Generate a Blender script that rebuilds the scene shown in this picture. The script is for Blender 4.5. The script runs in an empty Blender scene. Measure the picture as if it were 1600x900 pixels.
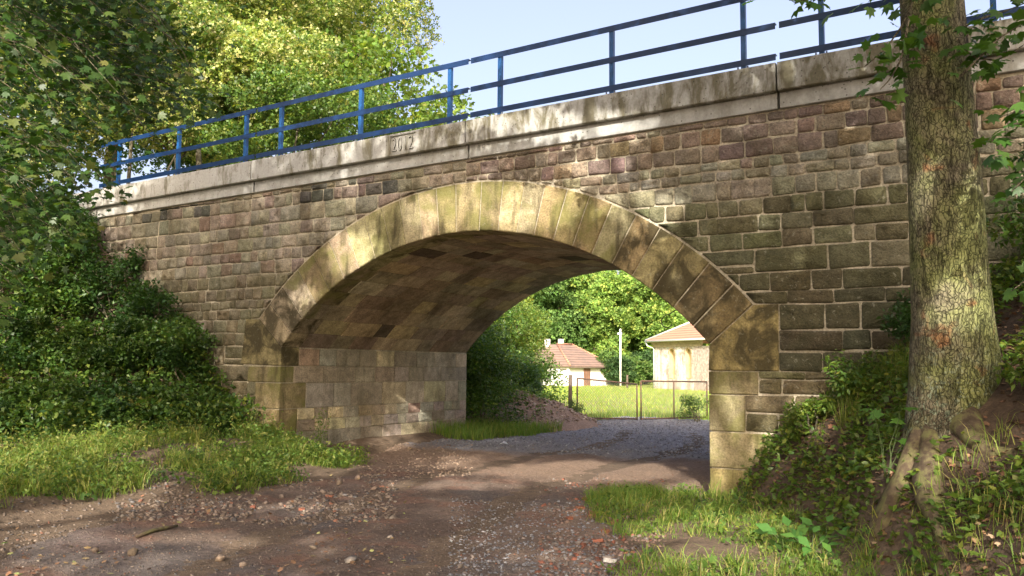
import bpy, math, random
import numpy as np
from mathutils import Matrix, Vector

# ------------------------------------------------------------------ camera, world, sun, exposure
scene = bpy.context.scene
COL = scene.collection
RES = (1600.0, 900.0)
FPX = 1339.846
CAM = np.array([0.0, -11.0, 1.64])
FW = np.array([-0.5141, 0.8528, 0.0919]); FW /= np.linalg.norm(FW)
RT = np.array([0.8568, 0.5156, 0.0091]); RT -= FW * (RT @ FW); RT /= np.linalg.norm(RT)
UP = np.cross(RT, FW)

cam_data = bpy.data.cameras.new('camera')
cam_data.sensor_fit = 'HORIZONTAL'; cam_data.sensor_width = 36.0
cam_data.lens = FPX / 1600.0 * 36.0
cam_data.clip_start = 0.05; cam_data.clip_end = 3000.0
cam = bpy.data.objects.new('camera', cam_data)
cam.matrix_world = Matrix(((RT[0], UP[0], -FW[0], CAM[0]), (RT[1], UP[1], -FW[1], CAM[1]),
                           (RT[2], UP[2], -FW[2], CAM[2]), (0, 0, 0, 1)))
COL.objects.link(cam); scene.camera = cam

SUN_PHI = math.radians(25.0)            # to the +x side of the wall normal
SUN_EL = math.radians(30.5)
SUN = np.array([math.sin(SUN_PHI) * math.cos(SUN_EL), -math.cos(SUN_PHI) * math.cos(SUN_EL), math.sin(SUN_EL)])
world = bpy.data.worlds.new('World'); scene.world = world; world.use_nodes = True
wn = world.node_tree.nodes; wl = world.node_tree.links
sky = wn.new('ShaderNodeTexSky'); sky.sky_type = 'NISHITA'; sky.sun_disc = False
sky.sun_elevation = SUN_EL; sky.sun_rotation = math.pi - SUN_PHI
sky.air_density = 1.0; sky.dust_density = 9.0; sky.ozone_density = 0.4; sky.altitude = 200
bg = wn['Background']; bg.inputs['Strength'].default_value = 0.15
hz = wn.new('ShaderNodeMix'); hz.data_type = 'RGBA'; hz.blend_type = 'ADD'; hz.inputs[0].default_value = 1.0; hz.inputs[7].default_value = (0.62, 0.45, 0.66, 1)   # even thin haze over the whole sky
wl.new(sky.outputs[0], hz.inputs[6]); wl.new(hz.outputs[2], bg.inputs['Color'])
sd = bpy.data.lights.new('sun', 'SUN'); sd.energy = 4.2; sd.angle = math.radians(0.55); sd.color = (1.0, 0.935, 0.83)
so = bpy.data.objects.new('sun', sd); COL.objects.link(so)
so.rotation_euler = Vector((-SUN[0], -SUN[1], -SUN[2])).to_track_quat('-Z', 'Y').to_euler()
so.location = (10, -20, 30)
scene.view_settings.view_transform = 'Standard'; scene.view_settings.look = 'None'
scene.view_settings.gamma = 1.0; scene.view_settings.exposure = 1.22
scene.cycles.max_bounces = 8; scene.cycles.transparent_max_bounces = 4
scene.cycles.use_denoising = True; scene.cycles.sample_clamp_indirect = 4.0

rng = np.random.default_rng(7)
random.seed(7)

def ray(px, py): return (px - 800) / FPX * RT + (450 - py) / FPX * UP + FW
def atD(px, py, D): return CAM + ray(px, py) * D
def onY(px, py, Y): d = ray(px, py); return CAM + d * (Y - CAM[1]) / d[1]
def onZ(px, py, Z=0.0): d = ray(px, py); return CAM + d * (Z - CAM[2]) / d[2]
def proj(P):
    v = np.atleast_2d(P) - CAM; z = v @ FW; zz = np.where(np.abs(z) < 1e-6, 1e-6, z)
    return 800 + FPX * (v @ RT) / zz, 450 - FPX * (v @ UP) / zz, z

# ------------------------------------------------------------------ noise
def _hash(ix, iy, iz, seed):
    n = (ix * 374761393 + iy * 668265263 + iz * 2147483647 + seed * 1274126177) & 0xFFFFFFFF
    n = ((n ^ (n >> 13)) * 1274126177) & 0xFFFFFFFF
    return ((n ^ (n >> 16)) & 0xFFFF) / 65535.0
def vnoise(x, y, z=None, seed=0):
    x = np.asarray(x, float); y = np.asarray(y, float); z = np.zeros_like(x) if z is None else np.asarray(z, float)
    ix = np.floor(x).astype(np.int64); iy = np.floor(y).astype(np.int64); iz = np.floor(z).astype(np.int64)
    fx, fy, fz = x - ix, y - iy, z - iz
    fx = fx * fx * (3 - 2 * fx); fy = fy * fy * (3 - 2 * fy); fz = fz * fz * (3 - 2 * fz)
    r = 0
    for dx in (0, 1):
        for dy in (0, 1):
            for dz in (0, 1):
                w = (fx if dx else 1 - fx) * (fy if dy else 1 - fy) * (fz if dz else 1 - fz)
                r = r + w * _hash(ix + dx, iy + dy, iz + dz, seed)
    return r
def fbm(x, y, z=None, seed=0, o=3):
    r = 0; a = 0.5; s = 1.0; t = 0
    for k in range(o):
        r = r + a * vnoise(np.asarray(x) * s, np.asarray(y) * s, None if z is None else np.asarray(z) * s, seed + k * 17)
        t += a; a *= 0.5; s *= 2.03
    return r / t
def sstep(a, b, x): t = np.clip((np.asarray(x, float) - a) / (b - a), 0, 1); return t * t * (3 - 2 * t)

# ------------------------------------------------------------------ mesh / object helpers
def np_mesh(name, V, tris=None, quads=None, col=None, smooth=False):
    V = np.ascontiguousarray(V, np.float32)
    nt = 0 if tris is None else len(tris); nq = 0 if quads is None else len(quads)
    me = bpy.data.meshes.new(name)
    me.vertices.add(len(V)); me.vertices.foreach_set('co', V.ravel())
    loops = []; starts = []
    if nt: loops.append(np.asarray(tris, np.int32).ravel()); starts.append(np.arange(nt) * 3)
    if nq: loops.append(np.asarray(quads, np.int32).ravel()); starts.append(nt * 3 + np.arange(nq) * 4)
    L = np.concatenate(loops).astype(np.int32); S = np.concatenate(starts).astype(np.int32)
    me.loops.add(len(L)); me.loops.foreach_set('vertex_index', L)
    me.polygons.add(nt + nq); me.polygons.foreach_set('loop_start', S)
    if smooth: me.polygons.foreach_set('use_smooth', np.ones(nt + nq, bool))
    me.update(calc_edges=True)
    if col is not None:
        c = np.ones((len(V), 4), np.float32); c[:, :3] = col
        a = me.attributes.new('col', 'FLOAT_COLOR', 'POINT'); a.data.foreach_set('color', c.ravel())
    return me

class MB:
    """collects polygons with a colour per vertex; build() gives one mesh"""
    def __init__(s): s.v = []; s.f = []; s.c = []
    def add(s, V, F, col=(0.5, 0.5, 0.5)):
        b = len(s.v); s.v.extend([tuple(map(float, p)) for p in V]); s.f.extend([[b + i for i in f] for f in F])
        s.c.extend([col] * len(V))
    def box(s, lo, hi, col=(0.5, 0.5, 0.5), ch=0.0):
        x0, y0, z0 = lo; x1, y1, z1 = hi
        if ch <= 0:
            V = [(x0, y0, z0), (x1, y0, z0), (x1, y1, z0), (x0, y1, z0), (x0, y0, z1), (x1, y0, z1), (x1, y1, z1), (x0, y1, z1)]
            s.add(V, [(0, 3, 2, 1), (4, 5, 6, 7), (0, 1, 5, 4), (1, 2, 6, 5), (2, 3, 7, 6), (3, 0, 4, 7)], col); return
        c = ch
        V = []
        for (zz, i) in ((z0, c), (z0 + c, 0), (z1 - c, 0), (z1, c)):
            V += [(x0 + i, y0 + i, zz), (x1 - i, y0 + i, zz), (x1 - i, y1 - i, zz), (x0 + i, y1 - i, zz)]
        F = [(3, 2, 1, 0), (12, 13, 14, 15)]
        for k in range(3):
            for j in range(4):
                a = k * 4 + j; b = k * 4 + (j + 1) % 4
                F.append((a, b, b + 4, a + 4))
        s.add(V, F, col)
    def obox(s, o, ex, ey, ez, col=(0.5, 0.5, 0.5)):
        o, ex, ey, ez = (np.asarray(a, float) for a in (o, ex, ey, ez))
        V = [o, o + ex, o + ex + ey, o + ey, o + ez, o + ex + ez, o + ex + ey + ez, o + ey + ez]
        s.add(V, [(0, 3, 2, 1), (4, 5, 6, 7), (0, 1, 5, 4), (1, 2, 6, 5), (2, 3, 7, 6), (3, 0, 4, 7)], col)
    def tube(s, pts, rad, n=8, col=(0.5, 0.5, 0.5), cap=True, wob=0.0, seed=0):
        P = np.asarray(pts, float); m = len(P)
        rad = np.broadcast_to(np.asarray(rad, float), (m,))
        T = np.gradient(P, axis=0); T /= np.linalg.norm(T, axis=1)[:, None] + 1e-9
        ref = np.array([0.0, 0, 1]) if abs(T[0][2]) < 0.9 else np.array([1.0, 0, 0])
        V = []; u = np.cross(T[0], ref); u /= np.linalg.norm(u)
        for i in range(m):
            u = u - T[i] * (u @ T[i]); u /= np.linalg.norm(u) + 1e-9; w = np.cross(T[i], u)
            for k in range(n):
                a = 2 * math.pi * k / n
                r = rad[i] * (1 + wob * math.sin(3 * a + i * 0.9 + seed))
                V.append(P[i] + r * (math.cos(a) * u + math.sin(a) * w))
        F = [(i * n + k, i * n + (k + 1) % n, (i + 1) * n + (k + 1) % n, (i + 1) * n + k) for i in range(m - 1) for k in range(n)]
        if cap: F.append(tuple(range(n))[::-1]); F.append(tuple((m - 1) * n + k for k in range(n)))
        s.add(V, F, col)
    def mesh(s, name, smooth=False):
        me = bpy.data.meshes.new(name); me.from_pydata(s.v, [], s.f); me.update()
        a = me.attributes.new('col', 'FLOAT_COLOR', 'POINT')
        c = np.ones((len(s.v), 4), np.float32); c[:, :3] = np.asarray(s.c, np.float32); a.data.foreach_set('color', c.ravel())
        if smooth: me.polygons.foreach_set('use_smooth', np.ones(len(me.polygons), bool))
        return me

def link(name, me, mat=None, parent=None):
    if mat is not None and len(me.materials) == 0: me.materials.append(mat)
    o = bpy.data.objects.new(name, me); COL.objects.link(o)
    if parent is not None: put(o, parent)
    return o
def put(o, parent):
    o.parent = parent
    if parent.type == 'EMPTY': o.matrix_parent_inverse = Matrix.Translation(-Vector(parent['base']))
    return o
def tag(o, label=None, cat=None, group=None, kind=None):
    if label: o['label'] = label
    if cat: o['category'] = cat
    if group: o['group'] = group
    if kind: o['kind'] = kind
    return o
def thing(name, label, cat, loc=(0, 0, 0), group=None):
    o = bpy.data.objects.new(name, None); COL.objects.link(o); o.location = tuple(map(float, loc)); o.empty_display_size = 0.2
    o['base'] = tuple(map(float, loc)); return tag(o, label, cat, group)

# ------------------------------------------------------------------ materials
def new_mat(name):
    m = bpy.data.materials.new(name); m.use_nodes = True; nt = m.node_tree
    return m, nt, nt.nodes, nt.links, nt.nodes['Principled BSDF']
def N(nt, t, **k):
    n = nt.nodes.new(t)
    for a, b in k.items(): setattr(n, a, b)
    return n
def noise(nt, vec, scale, detail=4, rough=0.55, dist=0.0):
    n = N(nt, 'ShaderNodeTexNoise'); n.inputs['Scale'].default_value = scale; n.inputs['Detail'].default_value = detail
    n.inputs['Roughness'].default_value = rough; n.inputs['Distortion'].default_value = dist
    nt.links.new(vec, n.inputs['Vector']); return n.outputs['Fac']
def ramp(nt, fac, stops):
    r = N(nt, 'ShaderNodeValToRGB'); e = r.color_ramp.elements
    while len(e) < len(stops): e.new(0.5)
    for i, (p, c) in enumerate(stops):
        e[i].position = p; e[i].color = (c, c, c, 1) if not hasattr(c, '__len__') else (*c, 1)
    nt.links.new(fac, r.inputs[0]); return r.outputs[0]
def mix(nt, fac, a, b, mode='MIX'):
    m = N(nt, 'ShaderNodeMix', data_type='RGBA', blend_type=mode)
    for s, v in ((m.inputs[0], fac), (m.inputs[6], a), (m.inputs[7], b)):
        if hasattr(v, 'is_output'): nt.links.new(v, s)
        elif hasattr(v, '__len__'): s.default_value = (*v, 1)
        else: s.default_value = v
    return m.outputs[2]
def attr(nt, name='col'):
    a = N(nt, 'ShaderNodeAttribute'); a.attribute_name = name; return a.outputs['Color']
def pos(nt, scale=None):
    g = N(nt, 'ShaderNodeNewGeometry').outputs['Position']
    if scale is None: return g
    v = N(nt, 'ShaderNodeVectorMath', operation='MULTIPLY'); nt.links.new(g, v.inputs[0]); v.inputs[1].default_value = scale
    return v.outputs[0]
def bump(nt, bsdf, h, strength, dist=0.02):
    b = N(nt, 'ShaderNodeBump'); b.inputs['Strength'].default_value = strength; b.inputs['Distance'].default_value = dist
    nt.links.new(h, b.inputs['Height']); nt.links.new(b.outputs[0], bsdf.inputs['Normal']); return b
def addf(nt, a, b, op='ADD'):
    m = N(nt, 'ShaderNodeMath', operation=op)
    for s, v in ((m.inputs[0], a), (m.inputs[1], b)):
        if hasattr(v, 'is_output'): nt.links.new(v, s)
        else: s.default_value = v
    return m.outputs[0]

def stone_mat(name, bumpk, moss=None, mossamt=0.0, streak=0.0, pits=0.3, lich=0.0, ms=1.6, mr=(0.48, 0.70)):
    m, nt, nd, lk, b = new_mat(name)
    g = pos(nt); c = attr(nt)
    n1 = noise(nt, g, 7.0, 6, 0.62); n2 = noise(nt, g, 38.0, 5, 0.65); n3 = noise(nt, g, ms, 4, 0.6, 0.6)
    c = mix(nt, 1.0, c, ramp(nt, n1, [(0.25, 0.62), (0.75, 1.35)]), 'MULTIPLY')
    c = mix(nt, 1.0, c, ramp(nt, n2, [(0.28, 0.5), (0.5, 1.0), (0.75, 1.42)]), 'MULTIPLY')
    big = noise(nt, pos(nt, (1.0, 1.0, 0.55)), 0.9, 5, 0.62, 0.4)
    c = mix(nt, 1.0, c, ramp(nt, big, [(0.32, (0.62, 0.60, 0.52)), (0.5, (0.95, 0.95, 0.92)), (0.68, (1.2, 1.18, 1.15))]), 'MULTIPLY')
    if mossamt: c = mix(nt, ramp(nt, n3, [(mr[0], 0.0), (mr[1], mossamt)]), c, moss)
    if streak:
        ns = noise(nt, pos(nt, (2.6, 2.6, 0.55)), 1.7, 5, 0.6, 0.3)
        c = mix(nt, ramp(nt, ns, [(0.50, 0.0), (0.70, streak)]), c, (0.045, 0.036, 0.016))
    if lich:
        nl = noise(nt, g, 17.0, 4, 0.7, 0.4)
        c = mix(nt, ramp(nt, nl, [(0.60, 0.0), (0.68, lich)]), c, (0.36, 0.35, 0.27))
    lk.new(c, b.inputs['Base Color']); b.inputs['Roughness'].default_value = 0.92; b.inputs['Specular IOR Level'].default_value = 0.25
    h = addf(nt, addf(nt, n1, 0.9, 'MULTIPLY'), addf(nt, n2, pits, 'MULTIPLY'))
    bump(nt, b, h, bumpk, 0.03); return m

M = {}
M['facing'] = stone_mat('facing_stone', 1.0, (0.06, 0.062, 0.03), 0.40, 0.25, 0.9, 0.5)
M['ring'] = stone_mat('ring_stone', 0.6, (0.15, 0.15, 0.04), 0.7, 0.85, 0.8, 0.2, 1.9, (0.44, 0.62))
M['ring_dark'] = stone_mat('stained_ring_stone', 0.45, (0.042, 0.034, 0.016), 0.88, 0.6, 0.4, 0.25, 2.6, (0.40, 0.56))
M['vault'] = stone_mat('vault_stone', 0.4, (0.05, 0.036, 0.024), 0.5, 0.0, 0.3)
M['abutment'] = stone_mat('abutment_stone', 0.5, (0.21, 0.185, 0.14), 0.5, 0.35, 0.4)
M['mortar'] = stone_mat('mortar', 0.35, (0.16, 0.14, 0.09), 0.5, 0.2, 0.4)

def concrete_mat(name, base, dark, amt, grad=False):
    m, nt, nd, lk, b = new_mat(name); g = pos(nt)
    n1 = noise(nt, pos(nt, (3.2, 3.2, 1.1)), 1.3, 6, 0.68, 0.5); n2 = noise(nt, g, 26, 4, 0.6); n3 = noise(nt, pos(nt, (1.0, 1, 0.35)), 9.0, 3, 0.55)
    if grad:
        sx = N(nt, 'ShaderNodeSeparateXYZ'); lk.new(g, sx.inputs[0]); n1g = addf(nt, n1, addf(nt, addf(nt, sx.outputs[0], 7.0), 0.008, 'MULTIPLY'))
    else: n1g = n1
    c = mix(nt, ramp(nt, n1g, [(0.45, 0.0), (0.60, amt)]), base, dark)
    c = mix(nt, ramp(nt, n3, [(0.56, 0.0), (0.70, amt * 0.6)]), c, (dark[0] * 0.7, dark[1] * 0.72, dark[2] * 0.6))
    c = mix(nt, 1.0, c, ramp(nt, n2, [(0.3, 0.82), (0.7, 1.1)]), 'MULTIPLY')
    sp = N(nt, 'ShaderNodeTexVoronoi'); sp.inputs['Scale'].default_value = 13.0; lk.new(g, sp.inputs['Vector'])
    c = mix(nt, ramp(nt, sp.outputs['Distance'], [(0.10, 0.75), (0.16, 0.0)]), c, (0.05, 0.045, 0.035))
    lk.new(c, b.inputs['Base Color']); b.inputs['Roughness'].default_value = 0.85
    bump(nt, b, addf(nt, n1, n2), 0.2, 0.01); return m
M['coping'] = concrete_mat('coping_concrete', (0.39, 0.385, 0.355), (0.13, 0.115, 0.065), 0.9, True)
M['band'] = concrete_mat('band_concrete', (0.42, 0.42, 0.40), (0.24, 0.23, 0.19), 0.45)

def simple_mat(name, col, rough=0.6, metal=0.0, vary=0.15, scale=12, bk=0.1, rust=None, spec=0.5):
    m, nt, nd, lk, b = new_mat(name); g = pos(nt); n1 = noise(nt, g, scale, 5, 0.6)
    c = mix(nt, 1.0, col, ramp(nt, n1, [(0.3, 1 - vary), (0.7, 1 + vary)]), 'MULTIPLY')
    if rust: c = mix(nt, ramp(nt, noise(nt, g, scale * 0.5, 5, 0.7), [(0.45, 0.0), (0.6, 1.0)]), c, rust)
    lk.new(c, b.inputs['Base Color']); b.inputs['Roughness'].default_value = rough; b.inputs['Metallic'].default_value = metal
    b.inputs['Specular IOR Level'].default_value = spec
    if bk: bump(nt, b, n1, bk, 0.01)
    return m
M['blue'] = simple_mat('blue_paint', (0.010, 0.072, 0.215), 0.38, 0, 0.3, 9, 0.05)
M['shaded_blue'] = simple_mat('shaded_blue_paint', (0.004, 0.025, 0.085), 0.4, 0, 0.18, 6, 0.03)  # same blue as the posts, with the shade on the rails put into it
M['blue'].node_tree.nodes['Principled BSDF'].inputs['Coat Weight'].default_value = 0.1
M['bolt'] = simple_mat('bolt_steel', (0.10, 0.11, 0.13), 0.5, 0.7, 0.1)
M['rusty'] = simple_mat('rusty_tube', (0.06, 0.045, 0.035), 0.75, 0.1, 0.3, 30, 0.2, (0.14, 0.06, 0.03))
M['wire'] = simple_mat('wire', (0.11, 0.10, 0.08), 0.7, 0.3, 0.2, 40, 0)
M['oldwood'] = simple_mat('old_wood', (0.10, 0.075, 0.055), 0.9, 0, 0.35, 18, 0.4)
M['white'] = simple_mat('white_render', (0.70, 0.665, 0.63), 0.9, 0, 0.06, 1.2, 0.1)
M['shutter'] = simple_mat('shutter_wood', (0.20, 0.10, 0.065), 0.8, 0, 0.3, 3, 0.1)
M['polec'] = simple_mat('pole_concrete', (0.62, 0.60, 0.56), 0.85, 0, 0.1, 3, 0.1)
M['stem'] = simple_mat('green_stem', (0.075, 0.11, 0.035), 0.7, 0, 0.2)
M['grime'] = simple_mat('grime', (0.06, 0.055, 0.035), 0.9, 0, 0.2)
M['rail_dark'] = simple_mat('hook_iron', (0.03, 0.025, 0.02), 0.7, 0.4, 0.2)
M['plastic'] = simple_mat('plastic_scrap', (0.55, 0.58, 0.62), 0.35, 0, 0.1, 20, 0.1)

def vcol_mat(name, rough=0.9, vary=0.3, scale=20, bk=0.4, bd=0.02):
    m, nt, nd, lk, b = new_mat(name); g = pos(nt); n1 = noise(nt, g, scale, 6, 0.65); n2 = noise(nt, g, scale * 5, 3, 0.6)
    c = mix(nt, 1.0, attr(nt), ramp(nt, n1, [(0.3, 1 - vary), (0.7, 1 + vary)]), 'MULTIPLY')
    c = mix(nt, 1.0, c, ramp(nt, n2, [(0.3, 1 - vary * 0.7), (0.7, 1 + vary * 0.7)]), 'MULTIPLY')
    lk.new(c, b.inputs['Base Color']); b.inputs['Roughness'].default_value = rough; b.inputs['Specular IOR Level'].default_value = 0.3
    bump(nt, b, addf(nt, n1, addf(nt, n2, 0.4, 'MULTIPLY')), bk, bd); return m
M['soil'] = vcol_mat('soil', 0.95, 0.35, 9, 0.8, 0.04)
M['roadm'] = vcol_mat('road_dirt', 0.92, 0.38, 22, 0.9, 0.03)
M['rock'] = vcol_mat('rock', 0.9, 0.3, 30, 0.5, 0.01)
M['litterm'] = vcol_mat('dry_leaf', 0.8, 0.2, 30, 0.2, 0.005)

def leaf_mat(name, trans=0.35, gloss=0.45):
    m, nt, nd, lk, b = new_mat(name); c = attr(nt)
    b.inputs['Roughness'].default_value = gloss; b.inputs['Specular IOR Level'].default_value = 0.35
    lk.new(c, b.inputs['Base Color'])
    t = N(nt, 'ShaderNodeBsdfTranslucent'); lk.new(mix(nt, 1.0, c, (1.5, 1.55, 0.55), 'MULTIPLY'), t.inputs['Color'])
    ms = N(nt, 'ShaderNodeMixShader'); ms.inputs[0].default_value = trans
    lk.new(b.outputs[0], ms.inputs[1]); lk.new(t.outputs[0], ms.inputs[2]); lk.new(ms.outputs[0], nd['Material Output'].inputs['Surface'])
    return m
M['leaf'] = leaf_mat('leaf', 0.38, 0.42)
M['farleaf'] = leaf_mat('far_leaf', 0.25, 0.7)
M['grassm'] = leaf_mat('grass_blade', 0.4, 0.55)

def bark_mat(name, lichen=True):
    m, nt, nd, lk, b = new_mat(name)
    v = N(nt, 'ShaderNodeTexVoronoi', feature='DISTANCE_TO_EDGE'); v.inputs['Scale'].default_value = 1.0; v.inputs['Randomness'].default_value = 0.9
    wv = N(nt, 'ShaderNodeVectorMath', operation='ADD'); lk.new(pos(nt, (34, 34, 15)), wv.inputs[0])
    nn = N(nt, 'ShaderNodeTexNoise'); nn.inputs['Scale'].default_value = 7.0; lk.new(pos(nt), nn.inputs['Vector'])
    sc = N(nt, 'ShaderNodeVectorMath', operation='SCALE'); lk.new(nn.outputs['Color'], sc.inputs[0]); sc.inputs['Scale'].default_value = 4.5
    lk.new(sc.outputs[0], wv.inputs[1]); lk.new(wv.outputs[0], v.inputs['Vector'])
    crack = ramp(nt, v.outputs['Distance'], [(0.0, 0.0), (0.10, 1.0)])
    g = pos(nt); n1 = noise(nt, g, 5, 6, 0.65); n2 = noise(nt, g, 45, 4, 0.6); n3 = noise(nt, g, 2.3, 4, 0.6, 0.5); n4 = noise(nt, g, 21, 4, 0.7, 0.6)
    c = mix(nt, ramp(nt, n1, [(0.3, 0.0), (0.7, 1.0)]), (0.145, 0.125, 0.08), (0.25, 0.22, 0.145))
    if lichen:
        c = mix(nt, ramp(nt, n3, [(0.42, 0.0), (0.62, 0.85)]), c, (0.225, 0.245, 0.085))
        c = mix(nt, ramp(nt, noise(nt, g, 3.7, 3, 0.5, 0.3), [(0.62, 0.0), (0.70, 0.75)]), c, (0.27, 0.12, 0.055))
        zz = N(nt, 'ShaderNodeSeparateXYZ'); lk.new(g, zz.inputs[0])
        low = ramp(nt, addf(nt, zz.outputs[2], 3.5, 'DIVIDE'), [(0.42, 1.0), (0.62, 0.0)])
        c = mix(nt, addf(nt, low, ramp(nt, n4, [(0.54, 0.0), (0.60, 0.95)]), 'MULTIPLY'), c, (0.26, 0.30, 0.20))
    c = mix(nt, 1.0, c, ramp(nt, n2, [(0.3, 0.75), (0.7, 1.2)]), 'MULTIPLY')
    nr = noise(nt, pos(nt, (1, 1, 0.22)), 26, 5, 0.7, 0.8); fiss = ramp(nt, nr, [(0.36, 0.0), (0.50, 1.0)])
    crack = addf(nt, ramp(nt, crack, [(0.0, 0.35), (1.0, 1.0)]), ramp(nt, fiss, [(0.0, 0.3), (1.0, 1.0)]), 'MULTIPLY')
    c = mix(nt, 1.0, c, crack, 'MULTIPLY')
    lk.new(c, b.inputs['Base Color']); b.inputs['Roughness'].default_value = 0.95; b.inputs['Specular IOR Level'].default_value = 0.2
    bump(nt, b, addf(nt, addf(nt, crack, 0.8, 'MULTIPLY'), addf(nt, n2, 0.5, 'MULTIPLY')), 0.9, 0.025); return m
M['rootbark'] = simple_mat('root_bark', (0.085, 0.062, 0.04), 0.95, 0, 0.4, 14, 1.0, (0.13, 0.125, 0.05), 0.2); M['bark'] = bark_mat('maple_bark'); M['darkbark'] = bark_mat('dark_bark', False)

def roof_mat(name, c1, c2, s):
    m, nt, nd, lk, b = new_mat(name); g = pos(nt)
    w = N(nt, 'ShaderNodeTexWave', wave_type='BANDS', bands_direction='Z'); w.inputs['Scale'].default_value = s; w.inputs['Distortion'].default_value = 0.6
    w.inputs['Detail'].default_value = 2; w.inputs['Detail Scale'].default_value = 1.5; lk.new(g, w.inputs['Vector'])
    c = mix(nt, ramp(nt, noise(nt, g, 0.9, 6, 0.75), [(0.35, 0.0), (0.65, 1.0)]), c1, c2)
    c = mix(nt, 1.0, c, ramp(nt, w.outputs['Fac'], [(0.05, 0.55), (0.35, 1.05)]), 'MULTIPLY')
    lk.new(c, b.inputs['Base Color']); b.inputs['Roughness'].default_value = 0.9; bump(nt, b, w.outputs['Fac'], 0.5, 0.05); return m
M['roof_old'] = roof_mat('old_tiles', (0.22, 0.14, 0.105), (0.145, 0.105, 0.085), 1.1)
M['roof_new'] = roof_mat('orange_tiles', (0.40, 0.185, 0.115), (0.34, 0.165, 0.105), 1.3)

def plaster_mat():
    m, nt, nd, lk, b = new_mat('peeling_plaster'); g = pos(nt)
    ns = noise(nt, pos(nt, (1, 1, 0.18)), 1.5, 5, 0.6, 0.3); nb = noise(nt, g, 1.1, 6, 0.75, 0.4); nf = noise(nt, g, 5.0, 5, 0.75)
    c = mix(nt, ramp(nt, ns, [(0.40, 0.0), (0.62, 0.8)]), (0.60, 0.565, 0.50), (0.30, 0.245, 0.19))
    c = mix(nt, ramp(nt, nb, [(0.52, 0.0), (0.60, 0.7)]), c, (0.24, 0.18, 0.13))
    c = mix(nt, ramp(nt, nf, [(0.52, 0.0), (0.66, 0.7)]), c, (0.18, 0.14, 0.11))
    lk.new(c, b.inputs['Base Color']); b.inputs['Roughness'].default_value = 0.95; bump(nt, b, addf(nt, nb, nf), 0.5, 0.05); return m
M['plaster'] = plaster_mat()
M['niche'] = simple_mat('niche_plaster', (0.46, 0.35, 0.20), 0.95, 0, 0.3, 1.2, 0.2)  # ochre tone also paints in the shadow contrast of the niches
M['ochre'] = simple_mat('ochre_cornice', (0.34, 0.27, 0.17), 0.9, 0, 0.3, 2, 0.2)
M['rubblewall'] = simple_mat('rubble_masonry', (0.34, 0.28, 0.24), 0.95, 0, 0.45, 4.0, 0.8)
M['zinc'] = simple_mat('zinc_gutter', (0.55, 0.56, 0.55), 0.5, 0.3, 0.1, 5, 0.05)

# ------------------------------------------------------------------ terrain
XL, XR, XC, ZC, RI, RO, BL = -11.396, -3.614, -7.50, -1.422, 5.16, 5.945, 5.88
A0 = math.radians(49.1)
def road_left(y):  return np.interp(y, [-14, -9, -6.9, -5.9, -4.7, -2.5, -0.8, 0.3, 3.4, 5, 8, 10, 13, 30], [-5.0, -6.6, -7.55, -8.15, -8.45, -8.75, -8.95, -10.4, -10.9, -10.6, -10.4, -10.7, -11.6, -14])
def road_right(y): return np.interp(y, [-14, -9, -5, -3, -1.6, -0.5, 0.2, 5, 8, 13, 30], [2.0, -0.6, -2.6, -3.5, -4.5, -4.7, -3.5, -3.5, -4.5, -7.6, -8])
def height(x, y):
    x = np.asarray(x, float); y = np.asarray(y, float)
    h = 0.035 * (fbm(x * 0.9, y * 0.9, seed=3) - 0.5) + 0.02 * (fbm(x * 3.1, y * 3.1, seed=5) - 0.5)
    rl, rr = road_left(y), road_right(y)
    dl = rl - x
    h = h + 0.20 * sstep(0, 1.6, dl) * sstep(5.5, 3.5, y) * (0.6 + 0.8 * fbm(x * 0.7, y * 0.7, seed=9))
    h = h + 0.22 * sstep(-10.5, -11.5, x) * sstep(1.2, -0.5, y) * sstep(-6, -1, y)
    # left railway bank
    d = (x + 12.0) * (-0.745) + (y + 0.3) * 0.667
    h = h + np.clip(d, 0, 5.0) * 1.0 * sstep(0, 0.8, d) * sstep(4.5, 1.0, y) * np.where(y > -0.02, sstep(-11.45, -11.9, x), 1.0)
    # dirt banked along the left abutment
    h = h + 0.16 * sstep(1.0, 0.0, x - XL) * sstep(0.5, 2.5, y) * sstep(9, 6, y)
    # right bank
    dr = (x + 3.5) * 0.832 + (y + 0.1) * 0.554
    toe = sstep(0, 0.5, dr)
    prof = np.where(dr < 3.0, 0.93 * dr, 2.79 + 0.35 * (dr - 3.0))
    h = h + np.clip(prof, 0, 4.5) * toe * sstep(6.5, 3.0, y) * np.where(y > -0.02, sstep(-3.6, -3.2, x), 1.0) * (0.92 + 0.2 * fbm(x * 1.1, y * 1.1, seed=14))
    h = h + 0.05 * sstep(0.2, 0.8, x - rr) * sstep(0.5, -0.3, y)
    h = h + 0.34 * np.exp(-(((x + 0.62) / 0.75) ** 2 + ((y + 2.6) / 0.7) ** 2))
    # back bank beyond the bridge
    d2 = np.minimum(-(x + 13.5) * 0.9 - (y - 6) * 0.75, 9)
    h = h + np.clip(d2, 0, 5) * 0.8 * sstep(3, 6, y)
    # far field falls gently
    h = h - 0.42 * sstep(18, 80, y) 
    r = np.hypot(x, y)
    h = h + np.clip(y - 0.1 * x - 128, 0, 200) * 0.16
    return h
def grid_axis(lo, hi, d, far_lo, far_hi, k=1.22):
    a = list(np.arange(lo, hi + 1e-6, d)); s = d
    while a[-1] < far_hi: s *= k; a.append(a[-1] + s)
    s = d
    while a[0] > far_lo: s *= k; a.insert(0, a[0] - s)
    return np.array(a)
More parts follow.
